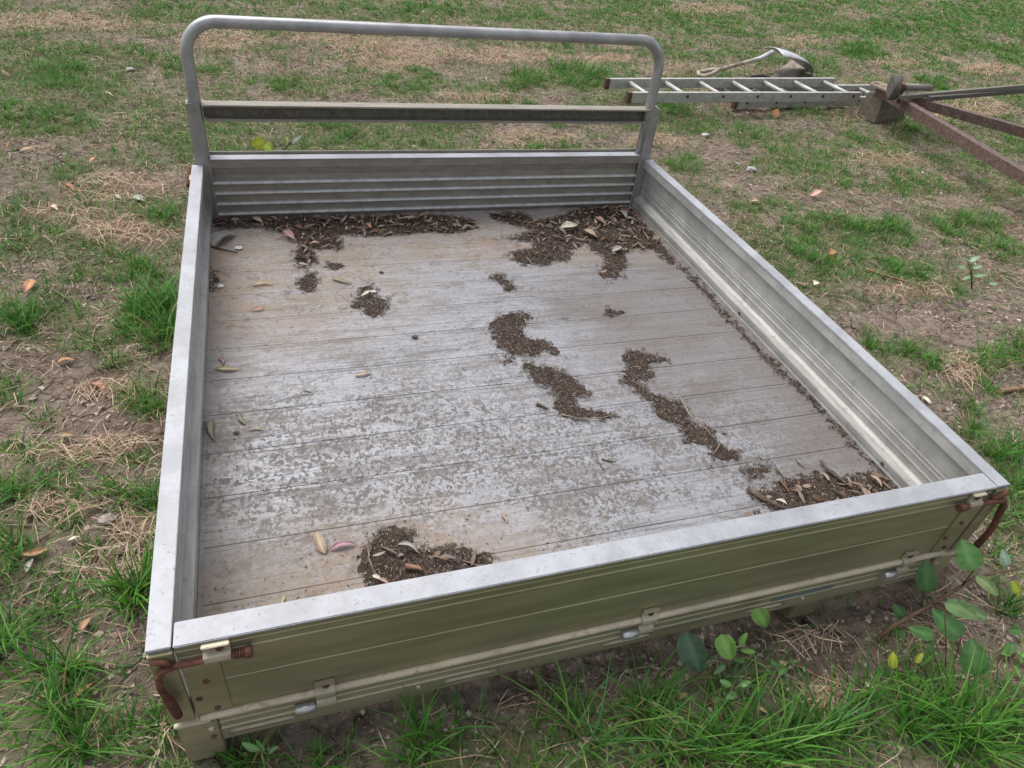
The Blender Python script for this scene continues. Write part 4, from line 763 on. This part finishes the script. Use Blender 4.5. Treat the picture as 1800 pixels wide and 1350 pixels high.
GRD = [(101,638,130,633,.5,ORG,'broad rust-orange leaf on bare soil beside the tray'), (46,517,57,496,.4,ORG,'orange leaf standing on edge in a grass tuft'), (158,676,186,690,.35,(.4,.16,.1),'curled red-brown leaf on bare soil'), (105,769,131,765,.3,TAN,'pale tan leaf above a row of straw'), (40,976,91,966,.28,(.33,.17,.08),'long brown gum leaf among grass stems'), (46,1007,60,984,.35,GRY,'pale grey leaf under a long brown gum leaf'),
 (128,1233,168,1203,.2,ORG,'orange sickle leaf between two long-bladed tufts'), (145,1112,163,1086,.5,(.36,.2,.12),'brown broad leaf leaning on a dark soil clod'), (120,953,142,946,.4,CRM,'small cream-yellow leaf on straw-strewn soil'), (0,122,20,131,.3,(.4,.25,.2),'pinkish brown leaf on thin grass'), (36,270,65,266,.25,TAN,'tan leaf on bare soil by a dark hollow'), (10,263,18,248,.35,ORG,'small orange leaf on bare soil'),
 (158,289,176,282,.35,ORG,'short orange leaf on dry soil behind the latch'), (114,329,130,338,.35,(.42,.14,.09),'red leaf beside a young grass tuft'), (199,345,214,353,.4,GRY,'pale grey leaf on dead straw'), (238,346,257,357,.35,GRY,'silver-grey curled leaf on dead straw'), (90,365,103,373,.35,CRM,'whitish small leaf on straw'), (180,167,200,172,.4,TAN,'tan leaf half hidden by thin grass'),
 (1423,348,1445,335,.45,(.5,.3,.24),'pink-tan leaf tilted up from the grass'), (1456,447,1463,439,.5,ORG,'small orange leaf at the edge of lush grass'), (1318,354,1336,351,.4,TAN,'light brown leaf on dry ground'), (1395,497,1421,504,.4,TAN,'tan leaf on soil beside the side panel'), (1430,502,1443,496,.5,CRM,'small cream leaf on soil beside the side panel'),
 (1694,680,1708,692,.3,ORG,'short orange bark flake on the straw heap'), (1620,700,1636,712,.35,CRM,'cream curled leaf against the side panel'), (1373,1157,1399,1169,.4,TAN,'tan leaf on bare soil in front of the name plate'), (1334,1237,1352,1248,.4,TAN,'brown leaf hidden low in the long grass'), (1764,1282,1786,1299,.25,YEL,'yellow-brown dead leaf in the long grass'), (1786,1153,1800,1166,.5,ORG,'orange leaf below the young sapling'), (1195,1218,1215,1210,.4,(.36,.2,.12),'brown leaf in the gloom behind the long grass'), (1290,285,1300,290,.4,GRY,'grey leaf scrap on thin grass'), (1230,455,1240,460,.4,TAN,'leaf scrap in lush grass')]
for i, (u0, v0, u1, v1, wr, col, lab) in enumerate(GRD):
    p0 = onz(u0, v0, .012); p1 = onz(u1, v1, .012); rs = random.Random(100 + i)
    if np.linalg.norm(p1 - p0) > .1:
        if v1 > v0: (u0, v0, u1, v1) = (u1, v1, u0, v0)
        p0 = onz(u0, v0, .012); p1 = ony(u1, v1, p0[1] + .012)
        p0[2] = ground_h(np.array([p0[0]]), np.array([p0[1]]))[0] + .004
    else:
        for p in (p0, p1): p[2] = ground_h(np.array([p[0]]), np.array([p[1]]))[0] + .010
    lay('fallen_leaf', p0, p1, lambda ln: leaf_mesh(ln, ln * wr, rs.choice((-1, 1)) * rs.uniform(.03, .1), .4, rs.uniform(.05, .14), .015, seed=50 + i), leaf_mat(col), lab, 'leaf', 'single fallen leaves lying on the ground', roll=rs.uniform(-.35, .35))
q0 = Vector(onz(1366, 207, .0)); q1 = Vector(ondepth(1362, 193, q0)); o = MB().beam(q0, q1, .045, .007, tuple(Vector(CAM) - q0)).build('bark_chip', rust('orange_bark', (.3, .13, .06), (.42, .2, .1), (.5, .3, .18)), None, .002); tag(o, 'bright orange bark chip in front of the ladder', 'bark chip')
# sticks, bark and stones
def stick(name, px, r, mat, label, cat, z=FLOOR, lift=0.006, group=None, sag=0.0, seg=8):
    P = [onz(u, v, z) for u, v in px]; Q = []
    for q in P:
        zz = (ground_h(np.array([q[0]]), np.array([q[1]]))[0] if z == 0 else z) + lift; Q.append((q[0], q[1], zz))
    n = len(Q); rr_ = [r * (1 - .5 * k / (n - 1)) for k in range(n)]
    o = MB().tube(Q, rr_, seg).build(name, mat); tag(o, label, cat, group); return o
M['bark'] = rust('brown_bark', (0.05, 0.035, 0.028), (0.1, 0.07, 0.055), (0.2, 0.15, 0.12)); M['twig'] = rust('grey_twig', (0.14, 0.1, 0.075), (0.24, 0.19, 0.14), (0.36, 0.3, 0.24)); M['redbark'] = rust('red_bark', (0.16, 0.08, 0.05), (0.27, 0.14, 0.09), (0.36, 0.24, 0.17))
stick('bark_stick', [(1316,864),(1335,876),(1365,892),(1396,902)], .009, M['bark'], 'thick dark bark stick in the litter corner by the tailgate', 'stick')
stick('twig', [(1440,815),(1452,832),(1475,848),(1494,864)], .0045, M['bark'], 'dark straight twig leaning out of the litter corner', 'twig', lift=.012)
stick('twig', [(1192,702),(1210,735),(1232,752),(1258,782)], .0028, M['twig'], 'long bent pale twig on the snaking humus trail', 'twig', lift=.013)
stick('twig', [(1263,786),(1258,796),(1250,806)], .0022, M['twig'], 'short forked twig on the end of the humus trail', 'twig', lift=.013)
stick('twig', [(985,731),(1020,739),(1055,738),(1085,730)], .0022, M['twig'], 'thin curved twig edging the hooked humus patch', 'twig', lift=.006)
stick('twig', [(943,712),(952,716),(962,722)], .005, M['bark'], 'short thick broken twig alone on the deck', 'twig')
stick('twig', [(1048,797),(1052,815),(1062,828)], .0016, M['bark'], 'fine curved black twig on pale deck', 'twig', lift=.003)
stick('twig', [(1057,808),(1070,812),(1083,813)], .0022, M['bark'], 'small dark twig beside a fine curved black one', 'twig', lift=.003)
stick('twig', [(921,565),(925,572),(935,574),(957,573)], .0022, M['twig'], 'pale hooked twig on the C-shaped humus patch', 'twig', lift=.012)
stick('twig', [(370,435),(395,441),(418,446)], .0035, M['bark'], 'dark twig reaching from the side panel to a quartz pebble', 'twig', lift=.005)
stick('twig', [(1362,825),(1375,840),(1390,856)], .0025, M['bark'], 'thin twig joining two litter patches by the tailgate', 'twig', lift=.006)
stick('twig', [(712,1002),(735,1005),(742,1009)], .006, M['redbark'], 'stubby brown twig on the humus near the tailgate', 'twig', lift=.014)
stick('stick', [(46,920),(70,908),(94,899)], .006, M['twig'], 'straight pale stick lying in the grass', 'stick', 0, .012)
stick('stick', [(157,872),(177,890)], .004, M['twig'], 'short grey stick on bare soil', 'stick', 0, .012)
stick('bark_strip', [(1518,480),(1550,490),(1585,498),(1615,507)], .007, M['redbark'], 'long red bark strip across the grass', 'bark', 0, .014)
stick('bark_strip', [(1754,692),(1775,689),(1805,683)], .012, M['redbark'], 'wide brown bark strip by the straw heap', 'bark', 0, .012)
stick('bark_strip', [(1400,1166),(1420,1176),(1438,1188)], .004, M['redbark'], 'slim orange bark strip pointing from a tan leaf', 'bark', 0, .012)
stick('bark_strip', [(1458,1192),(1485,1207),(1517,1224)], .005, M['redbark'], 'long reddish bark strip beside the dry straw tuft', 'bark', 0, .012)
stick('hose', [(1418,1080),(1430,1096),(1450,1108),(1480,1113)], .008, M['rubber'], 'short black rubber hose lying under the tray edge', 'hose', 0, .01)
def stone(u, v, r, col, label, z=FLOOR):
    bm = bmesh.new(); bmesh.ops.create_icosphere(bm, subdivisions=2, radius=r); rs = random.Random(int(u))
    for vv in bm.verts: vv.co *= 1 + rs.uniform(-.22, .22); vv.co.z *= .5; vv.co.x *= 1.25
    me = bpy.data.meshes.new('pebble'); bm.to_mesh(me); bm.free(); q = onz(u, v, z); zz = z if z else ground_h(np.array([q[0]]), np.array([q[1]]))[0]
    o = obj('pebble', me, rust('stone_%d' % u, tuple(c * .7 for c in col), col, tuple(min(1, c * 1.2) for c in col))); o.location = (q[0], q[1], zz + r * .55); tag(o, label, 'pebble')
stone(388, 505, .0085, (.55, .54, .52), 'white pebble in the dirt beside the side panel'); stone(420, 438, .010, (.6, .6, .6), 'milky quartz pebble at the end of a dark twig'); stone(729, 594, .0075, (.08, .06, .055), 'dark brown pebble alone on the pale deck'); stone(416, 762, .006, (.1, .09, .09), 'small black pebble near the thin tan leaf')
stone(657, 515, .009, (.5, .5, .48), 'grey-white pebble on the two-lobed humus patch'); stone(190, 918, .016, (.3, .25, .22), 'pale lumpy soil clod beside the tray', 0); stone(230, 126, .018, (.42, .42, .41), 'white stone in thin grass behind the tray corner', 0); stone(1320, 300, .026, (.38, .38, .4), 'white stone on thin grass beyond the side panel', 0); stone(1240, 238, .022, (.42, .4, .37), 'pale flat stone in front of the ladder', 0)
stone(670, 480, .006, (.07, .05, .045), 'tiny dark seed pod on the sandy deck')

# ------------------------------------------------------------------ leafy plants
def leaf_part(parent, base, tip, wr, mat, facing=(0, 0, 1), name='leaf', serr=.05, fold=.18, curl=.05, seed=0, peak=.38, pet=0.0):
    b, t_ = Vector(base), Vector(tip); ln = (t_ - b).length; x = (t_ - b).normalized(); f = Vector(facing); s = f.cross(x).normalized(); n = x.cross(s)
    o = obj(name, leaf_mesh(ln, ln * wr * .88, 0.02, fold, curl, .012, peak, serr, 14, pet, seed, .6), mat, parent)
    o.matrix_parent_inverse = Matrix.Translation(-parent.location); o.matrix_basis = Matrix.Translation(b) @ Matrix((x, s, n)).transposed().to_4x4(); return o
def child(mb, name, mat, parent):
    o = mb.build(name, mat, parent); o.matrix_parent_inverse = Matrix.Translation(-parent.location); return o
GL, GL2, GL3, GLY, GPL = (.11, .25, .07), (.075, .18, .05), (.15, .30, .06), (.32, .38, .03), (.30, .42, .30)
CF = tuple((Vector(CAM) - Vector((1.6, -.1, .2))).normalized() + Vector((0, 0, .25)))
M['stem'] = rust('red_brown_stem', (0.09, 0.05, 0.03), (0.15, 0.085, 0.05), (0.2, 0.14, 0.08)); M['gstem'], _ = new_mat('green_stem', .6, 0, (.14, .2, .06))
def sap_pt(u, v, y): return Vector(ony(u, v, y))
b0 = onz(1543, 1122); b0[2] = 0
sap = empty('sapling', b0, 'young sapling with round serrated leaves beside the tray corner', 'sapling', None); bpy.context.view_layer.update()
S = [Vector((b0[0], b0[1], -.01)), sap_pt(1570, 1100, -.10), sap_pt(1640, 1062, -.085), sap_pt(1690, 1030, -.08), sap_pt(1735, 1010, -.08), sap_pt(1790, 1000, -.07)]
child(MB().tube(S, [.006, .0055, .005, .0042, .0035, .002], 8), 'stem', M['stem'], sap)
for i, (a, b2, yy, wr, col, fc) in enumerate([((1712, 1002), (1690, 948), -.10, .85, GL, 1), ((1630, 1040), (1628, 985), -.06, .72, GL2, 1), ((1770, 995), (1762, 965), -.06, .6, GPL, 1), ((1715, 1012), (1755, 1048), -.11, .4, (.22, .3, .12), 1), ((1590, 1088), (1570, 1060), -.09, .6, GL2, 1), ((1560, 1125), (1572, 1130), -.1, 1.1, GL, 1), ((1660, 1062), (1736, 1088), -.12, .42, (.17, .28, .1), 1), ((1780, 1020), (1792, 1050), -.09, .5, GLY, 1)]):
    A_ = sap_pt(a[0], a[1], yy); B_ = Vector(ondepth(b2[0], b2[1], A_)); B_.z = max(B_.z, .01)
    # each leaf hangs on a petiole from the nearest point of the stem
    npnt = min(S[1:], key=lambda q: (q - A_).length); child(MB().tube([npnt, (npnt + A_) / 2 + Vector((0, 0, .006)), A_], .0014, 6), 'petiole', M['stem'], sap)
    leaf_part(sap, A_, B_, wr, leaf_mat(col, .45, .3), CF, seed=200 + i)
b1 = onz(1622, 1232); b1[2] = 0
sap2 = empty('sapling', b1, 'low sapling shoot with dark oval leaves in the long grass', 'sapling'); bpy.context.view_layer.update()
S = [Vector((b1[0], b1[1], -.01)), sap_pt(1660, 1212, -.215), sap_pt(1715, 1212, -.22), sap_pt(1780, 1190, -.22), sap_pt(1830, 1165, -.22)]
child(MB().tube(S, [.006, .005, .005, .004, .003], 8), 'stem', M['stem'], sap2)
for i, (a, b2, yy, wr, col) in enumerate([((1716, 1186), (1708, 1122), -.262, .8, GL2), ((1690, 1120), (1638, 1072), -.2, .62, GL2), ((1642, 1118), (1596, 1103), -.19, .55, GL2), ((1660, 1060), (1718, 1085), -.2, .5, (.13, .22, .08)), ((1570, 1175), (1570, 1145), -.2, .6, GLY), ((1610, 1165), (1622, 1148), -.2, .6, GLY), ((1560, 1200), (1535, 1178), -.2, .8, GL), ((1580, 1195), (1610, 1208), -.2, .5, GL3), ((1740, 1188), (1765, 1198), -.22, .4, (.25, .3, .05)), ((1775, 1175), (1790, 1155), -.22, .6, GL2), ((1640, 1150), (1630, 1130), -.2, .6, GL2)]):
    A_ = sap_pt(a[0], a[1], yy); B_ = Vector(ondepth(b2[0], b2[1], A_)); B_.z = max(B_.z, .01); npnt = min(S[1:], key=lambda q: (q - A_).length)
    child(MB().tube([npnt, (npnt + A_) / 2 + Vector((0, 0, .008)), A_], .0013, 6), 'petiole', M['stem'], sap2); leaf_part(sap2, A_, B_, wr, leaf_mat(col, .45, .3), CF, seed=230 + i)
def extra_leaves(root, S, n, seed):
    rs = random.Random(seed)
    for i in range(n):
        k = rs.randrange(1, len(S) - 1); t = rs.random(); p = S[k].lerp(S[k + 1], t); off = Vector((rs.uniform(-.05, .05), rs.uniform(-.05, .05), rs.uniform(-.03, .05))); A_ = p + off; A_.z = max(.02, A_.z)
        dr_ = Vector((rs.uniform(-1, 1), rs.uniform(-1, .3), rs.uniform(-.5, .4))).normalized(); B_ = A_ + dr_ * rs.uniform(.022, .045); B_.z = max(.012, B_.z)
        child(MB().tube([p, A_], .0011, 6), 'petiole', M['stem'], root); leaf_part(root, A_, B_, rs.uniform(.5, .75), leaf_mat(rs.choice((GL, GL2, GL3)), .45, .3), (rs.uniform(-.4, .4), rs.uniform(-.8, -.1), 1), seed=seed + i)
extra_leaves(sap2, S, 14, 500)
def weed(base_px, yb, leaves, label, group=None, name='weed', facing=CF, mstem=None):
    bb = ony(*base_px, yb); root = empty(name, (bb[0], bb[1], 0), label, 'weed', group); bpy.context.view_layer.update()
    top = Vector((bb[0], bb[1], max(.03, bb[2]))); child(MB().tube([Vector((bb[0], bb[1], -.012)), top], [.003, .002], 6), 'stem', mstem or M['gstem'], root)
    for i, (a, b2, yy, wr, col) in enumerate(leaves):
        A_ = Vector(ony(*a, yy)); A_.z = max(A_.z, .012); B_ = Vector(ondepth(*b2, A_)); B_.z = max(B_.z, .012)
        child(MB().tube([top, (top + A_) / 2 + Vector((0, 0, .005)), A_], .0013, 6), 'petiole', mstem or M['gstem'], root); leaf_part(root, A_, B_, wr, leaf_mat(col, .4, .3), facing, serr=.02, seed=int(a[0]) + i)
    return root
weed((1235, 1172), -.07, [((1205, 1112), (1230, 1182), -.055, .75, (.05, .1, .055)), ((1268, 1115), (1285, 1160), -.075, .85, GL3), ((1300, 1135), (1314, 1112), -.08, .5, GL3), ((1302, 1142), (1328, 1147), -.08, .45, GL3), ((1290, 1158), (1310, 1163), -.08, .5, (.12, .23, .06)), ((1275, 1168), (1252, 1190), -.09, .45, (.1, .2, .06))], 'broad-leaved green weed growing under the tailgate')
weed((1350, 1092), -.03, [((1330, 1068), (1345, 1102), -.03, .95, GL3)], 'single glossy green leaf curling round the slotted rail')
weed((1375, 1185), -.12, [((1368, 1172), (1355, 1160), -.12, .6, GL), ((1385, 1175), (1400, 1160), -.12, .6, GL), ((1372, 1185), (1362, 1200), -.12, .6, GL), ((1395, 1195), (1410, 1190), -.13, .6, GL)], 'low clover-like weed on bare soil before the tray')
weed((1290, 1215), -.16, [((1285, 1205), (1265, 1195), -.16, .6, GL), ((1300, 1205), (1320, 1198), -.16, .6, GL), ((1295, 1218), (1275, 1228), -.16, .6, GL)], 'small round-leaved weed at the edge of the long grass')
weed((460, 1325), -.06, [((455, 1318), (425, 1305), -.06, .45, GL), ((465, 1318), (450, 1300), -.06, .5, GL), ((470, 1325), (490, 1312), -.06, .4, GL)], 'little broad-leaved weed beside the tray foot')
# poplar-like shoot behind the headboard
bb = np.array([0.36, 2.16, 0]); sh = empty('sapling', bb, 'yellow-green leafed shoot growing behind the headboard', 'sapling'); bpy.context.view_layer.update()
yb = 2.12; S = [Vector((.36, 2.16, -.01)), Vector(ony(490, 300, yb)), Vector(ony(500, 262, yb)), Vector(ony(513, 248, yb))]
child(MB().tube(S, [.006, .005, .004, .003], 8), 'stem', M['stem'], sh)
for i, (a, b2, wr, col) in enumerate([((466, 250), (442, 254), .95, GLY), ((466, 252), (482, 270), .8, (.24, .33, .03)), ((480, 262), (502, 266), .5, GPL), ((506, 252), (503, 240), .5, (.3, .36, .08)), ((512, 252), (531, 238), .3, (.42, .52, .42)), ((470, 262), (455, 272), .8, (.2, .3, .04)), ((490, 285), (520, 290), .6, GL3), ((480, 290), (460, 300), .6, GL)]):
    A_ = Vector(ony(*a, yb)); B_ = Vector(ondepth(*b2, A_)); npnt = min(S[1:], key=lambda q: (q - A_).length); child(MB().tube([npnt, A_], .0014, 6), 'petiole', M['stem'], sh)
    leaf_part(sh, A_, B_, wr, leaf_mat(col, .4, .35), tuple((Vector(CAM) - A_).normalized()), seed=300 + i)
# small seedling on the right
q0 = onz(1710, 505); yb = q0[1] - .02; sd_ = empty('seedling', (q0[0], q0[1], 0), 'grey-green leafed seedling with red stem in thin grass', 'seedling'); bpy.context.view_layer.update()
S = [Vector((q0[0], q0[1], -.01)), Vector(ony(1708, 485, q0[1])), Vector(ony(1702, 462, q0[1]))]; child(MB().tube(S, [.004, .003, .002], 6), 'stem', M['stem'], sd_)
for i, (a, b2, wr) in enumerate([((1704, 460), (1722, 450), .5), ((1700, 472), (1684, 468), .6), ((1710, 472), (1728, 468), .5), ((1706, 486), (1690, 492), .5), ((1712, 486), (1736, 484), .35), ((1736, 502), (1752, 505), .5), ((1700, 458), (1692, 452), .5)]):
    A_ = Vector(ony(*a, q0[1])); A_.z = max(A_.z, .015); B_ = Vector(ondepth(*b2, A_)); B_.z = max(B_.z, .02); npnt = min(S[1:], key=lambda q: (q - A_).length); child(MB().tube([npnt, A_], .0012, 6), 'petiole', M['stem'], sd_)
    leaf_part(sd_, A_, B_, wr, leaf_mat((.22, .33, .19), .4, .25), CF, seed=330 + i)

# ------------------------------------------------------------------ extension ladder
lad = empty('extension_ladder', tuple(onz(1300, 172) * np.array([1, 1, 0])), 'aluminium extension ladder lying flat on the grass with a shovel behind', 'ladder'); bpy.context.view_layer.update()
ST = .062
def stile(p0, p1, zc):
    p0 = Vector((p0[0], p0[1], zc)); p1 = Vector((p1[0], p1[1], zc)); t = (p1 - p0).normalized(); s = Vector((-t.y, t.x, 0))
    pr_ = [(-.013, -ST / 2), (.013, -ST / 2), (.013, -ST / 2 + .004), (-.009, -ST / 2 + .004), (-.009, ST / 2 - .004), (.013, ST / 2 - .004), (.013, ST / 2), (-.013, ST / 2)]
    return child(MB().extr(pr_, lambda a, b, q: tuple(p0 + (p1 - p0) * q + s * a + Vector((0, 0, b))), [0, .5, 1]), 'stile', M['ladder'], lad)
zA, zB = .016 + ST * 1.5 + .002, .014 + ST / 2
def sect(nl, nr, fl, fr, zc, n, t0, t1):
    z_ = zc + ST / 2; a0, a1, c0, c1 = onz(*nl, z_), onz(*nr, z_), onz(*fl, z_), onz(*fr, z_)
    sn = stile(a0, a1, zc); sf = stile(c0, c1, zc)
    for k in range(n):
        t = t0 + (t1 - t0) * k / (n - 1); p = a0 + (a1 - a0) * t; dirn = (a1 - a0) / np.linalg.norm(a1 - a0)
        s_f = np.dot(p - c0, dirn); q = c0 + dirn * s_f; q = c0 + (c1 - c0) * (s_f / np.dot(c1 - c0, dirn))
        child(MB().tube([(p[0], p[1], zc + .006), (q[0], q[1], zc + .006)], .0145, 10), 'rung', M['ladder'], lad)
        child(MB().tube([(p[0] + .0, p[1] - .0155, zc + .006), (p[0], p[1] - .010, zc + .006)], .010, 10), 'rung_end', M['rubber'], lad)
    return a0, a1, c0, c1
A4 = sect((1109, 162), (1513, 162), (1070, 138), (1467, 137), zA, 7, .075, .965)
B4 = sect((1296, 174), (1560, 169), (1255, 152), (1617, 148), zB, 6, .06, .98)
for p in (A4[0], A4[2]): child(MB().box(p[0] - .022, p[0] + .006, p[1] - .018, p[1] + .018, zA - ST / 2 - .004, zA + ST / 2 + .002), 'stile_foot', M['plastic'], lad)
for p in (B4[0], B4[2]): child(MB().box(p[0] - .022, p[0] + .006, p[1] - .018, p[1] + .018, zB - ST / 2 - .004, zB + ST / 2 - .002), 'stile_foot', M['plastic'], lad)

# ------------------------------------------------------------------ shovel and board
tip = Vector(onz(1427, 129, .006)); gp = Vector(onz(1232, 131, .025)); sh_z = .2
shd = Vector(onz(1358, 92, sh_z)); soc = Vector(onz(1335, 103, sh_z * .82))
shv = empty('shovel', (gp.x, gp.y, 0), 'long-bladed shovel with wooden handle lying face down on the grass', 'shovel'); bpy.context.view_layer.update()
hd = (soc - gp).normalized(); g1 = gp + hd * .12
child(MB().tube([g1, g1 + (soc - g1) * .5, soc], [.0145, .015, .0155], 14), 'handle', M['handle'], shv)
sd2 = hd.cross(Vector((0, 0, 1))).normalized()
lp_ = [g1 + hd * .03, g1 + sd2 * .02, g1 - hd * .05 + sd2 * .045, g1 - hd * .12 + sd2 * .05, g1 - hd * .135, g1 - hd * .12 - sd2 * .05, g1 - hd * .05 - sd2 * .045, g1 - sd2 * .02, g1 + hd * .03]
child(MB().tube(lp_, .0165, 10), 'grip', M['handle'], shv)
M['blade'] = alu('pale_shovel_steel', (.58, .58, .6), .55, .35, (.3, .27, .23), .3, .3)
child(MB().tube([soc - hd * .05, soc, (soc + shd) / 2, shd], [.0155, .016, .018, .022], 12), 'socket', M['blade'], shv)
ax = (tip - shd); bl = ax.length; ax.normalize(); side = ax.cross(Vector((0, 0, 1))).normalized(); nrm = side.cross(ax)
if nrm.z < 0: nrm = -nrm
v = []; f = []; n1, n2 = 14, 9
for i in range(n1 + 1):
    t = i / n1; hwid = .135 * (1 if t < .45 else max(0.0, 1 - ((t - .45) / .55) ** 2.0)) * (0.8 + .2 * min(1, t * 6)) + .002
    for k in range(n2):
        s = -1 + 2 * k / (n2 - 1); c = shd + ax * (bl * t) + side * (hwid * s) + nrm * (.035 * (1 - s * s) * (1 - t) ** .6 + .04 * math.sin(math.pi * t)); v.append(c)
for i in range(n1):
    for k in range(n2 - 1): a = i * n2 + k; f.append((a, a + 1, a + n2 + 1, a + n2))
o = child(MB().add(v, f, True), 'blade', M['blade'], shv); md = o.modifiers.new('thick', 'SOLIDIFY'); md.thickness = .004; md.offset = 0
nl, nr, fr, fl = [Vector(onz(u, v, .034)) for u, v in ((1347, 141), (1388, 141), (1424, 113), (1391, 105))]
bl0 = (nl + nr) / 2; bx_ = ((fl + fr) / 2 - bl0); ang = math.atan2(bx_.y, bx_.x); mi = Matrix.Translation(Vector((bl0.x, bl0.y, 0))) @ Matrix.Rotation(ang, 4, 'Z'); iv = mi.inverted(); vs = []
for z in (.002, .034):
    for q in (nl, nr, fr, fl): vs.append(iv @ Vector((q.x, q.y, z)))
o = MB().add(vs, [(3, 2, 1, 0), (4, 5, 6, 7), (0, 1, 5, 4), (1, 2, 6, 5), (2, 3, 7, 6), (3, 0, 4, 7)]).build('board', M['wood'], None, .002)
o.matrix_world = mi; tag(o, 'weathered grey wooden board lying under the shovel blade', 'board')
P = [onz(u, v, .02) for u, v in ((1312, 138), (1322, 134), (1340, 132), (1352, 136))]
tag(MB().tube([(p[0], p[1], .016) for p in P], .014, 8).build('hose', M['rubber']), 'black rubber hose end lying beside the wooden board', 'hose')

# ------------------------------------------------------------------ trailer drawbar resting on a block
zt_ = .225; bh = .062
tipD = onz(1536, 150, zt_); dr = empty('trailer_drawbar', (tipD[0], tipD[1], 0), 'rusty A-frame trailer drawbar with jockey wheel resting on a concrete block', 'trailer drawbar'); bpy.context.view_layer.update()
a0, a1 = Vector(onz(1566, 170, zt_ - bh / 2)), Vector(onz(1800, 311, zt_ - bh / 2)); a1 = a0 + (a1 - a0) * 1.75
b0_, b1_ = Vector(onz(1600, 176, zt_ - bh / 2)), Vector(onz(1800, 232, zt_ - bh / 2)); b1_ = b0_ + (b1_ - b0_) * 2.3
da = (a1 - a0).normalized(); db = (b1_ - b0_).normalized()
child(MB().beam(a0 - da * .16, a1, .058, bh), 'drawbar_beam', M['beam'], dr); child(MB().beam(b0_ - db * .10, b1_, .05, bh * .96), 'drawbar_beam', M['beam'], dr)
child(MB().beam(a1 + Vector((-.03, .03, -.002)), b1_ + Vector((.03, .03, -.002)), .06, bh), 'cross_beam', M['beam'], dr)
for q in (a1, b1_): child(MB().beam((q.x, q.y + .03, -.01), (q.x, q.y + .03, zt_ - bh), .05, .05, (0, 1, 0)), 'stand_leg', M['beam'], dr)
pc = [onz(u, v, zt_ + .008) for u, v in ((1529, 147), (1535, 143), (1549, 144), (1585, 158), (1590, 168), (1562, 161))]
n = len(pc); mb = MB().add([(p[0], p[1], zt_ + .011) for p in pc] + [(p[0], p[1], zt_ - .001) for p in pc], [tuple(range(n)), tuple(range(n, 2 * n))[::-1]] + [(i, (i + 1) % n, n + (i + 1) % n, n + i) for i in range(n)])
cp = child(mb, 'coupling_plate', M['coupling'], dr)
for (u, v), rr_ in (((1541, 146.5), .022), ((1553, 152), .011)):
    q = onz(u, v, zt_ + .012); child(MB().tube([(q[0], q[1], zt_ + .0112), (q[0], q[1], zt_ + .0125)], rr_, 16), 'bolt_hole', M['rubber'], dr)
wc = Vector(onz(1572, 153, zt_ + .075)); ax_w = (Vector(onz(1640, 160, zt_ + .05)) - Vector(onz(1572, 160, zt_ + .05))).normalized(); ax_w = (ax_w + Vector((0, -.55, .12))).normalized()
wr_ = .082
tyre = child(MB().tube([wc - ax_w * .026, wc - ax_w * .024, wc - ax_w * .014, wc + ax_w * .014, wc + ax_w * .024, wc + ax_w * .026], [wr_ * .72, wr_ * .93, wr_, wr_, wr_ * .93, wr_ * .72], 28), 'jockey_wheel', M['tyre'], dr)
hub = child(MB().tube([wc + ax_w * .020, wc + ax_w * .030], [wr_ * .5, wr_ * .42], 18), 'wheel_hub', M['coupling'], dr); child(MB().tube([wc + ax_w * .028, wc + ax_w * .075], .018, 12), 'axle_fork', M['rust'], dr)
j0 = wc + ax_w * .06; j1 = Vector(onz(1636, 154, zt_ + .04)); child(MB().tube([j0, j1], .021, 16), 'jockey_tube', M['oldsteel'], dr); child(MB().beam(wc + ax_w * .05 + Vector((0, 0, .02)), Vector((wc.x + .06, wc.y - .03, zt_ - .02)), .03, .02), 'fork_bracket', M['rust'], dr)
for (u0, v0), (u1, v1), z0_, z1_, lab in (((1582, 171), (1803, 151), zt_ + .035, .19, 'long grey steel bar resting on top of the drawbar'), ((1632, 173), (1803, 160), zt_ + .014, .15, 'dark steel bar wedged below the longer grey bar')):
    p0, p1 = Vector(onz(u0, v0, z0_)), Vector(onz(u1, v1, z1_)); dv = (p1 - p0); s_e = (-.018 + p0.z) / max(1e-3, (p0.z - p1.z)); p1 = p0 + dv * min(s_e, 7)
    tag(MB().beam(p0, p1, .03, .027).build('steel_bar', M['oldsteel'] if 'grey' in lab and 'long' in lab and 'dark' not in lab else M['tyre'], None, .002), lab, 'steel bar')
# block under the drawbar: tapered concrete
q = [onz(u, v, 0) for u, v in ((1521, 212), (1540, 214), (1612, 205))]
c = Vector((q[0] + q[2]) / 2); ex = Vector(q[2] - q[1]).normalized(); ey = Vector((-ex.y, ex.x, 0)); ht = zt_ - bh + .002; o_ = Vector(q[1])
vs = []
for z, sx_, sy_ in ((-.02, 0, 0), (ht, .03, .012)):
    for a, b2 in ((0 + sx_ * .3, 0 + sy_), (.34 - sx_, 0 + sy_), (.34 - sx_, .17 - sy_), (-.01 + sx_ * .3, .17 - sy_)): p = o_ + ex * a + ey * b2; vs.append((p.x, p.y, z))
o = MB().add(vs, [(3, 2, 1, 0), (4, 5, 6, 7), (0, 1, 5, 4), (1, 2, 6, 5), (2, 3, 7, 6), (3, 0, 4, 7)]).build('concrete_block', M['concrete'], None, .008); tag(o, 'brown stained concrete block propping up the drawbar', 'block')

# parts whose meshes are written in world coordinates under the tray keep their place
bpy.context.view_layer.update()
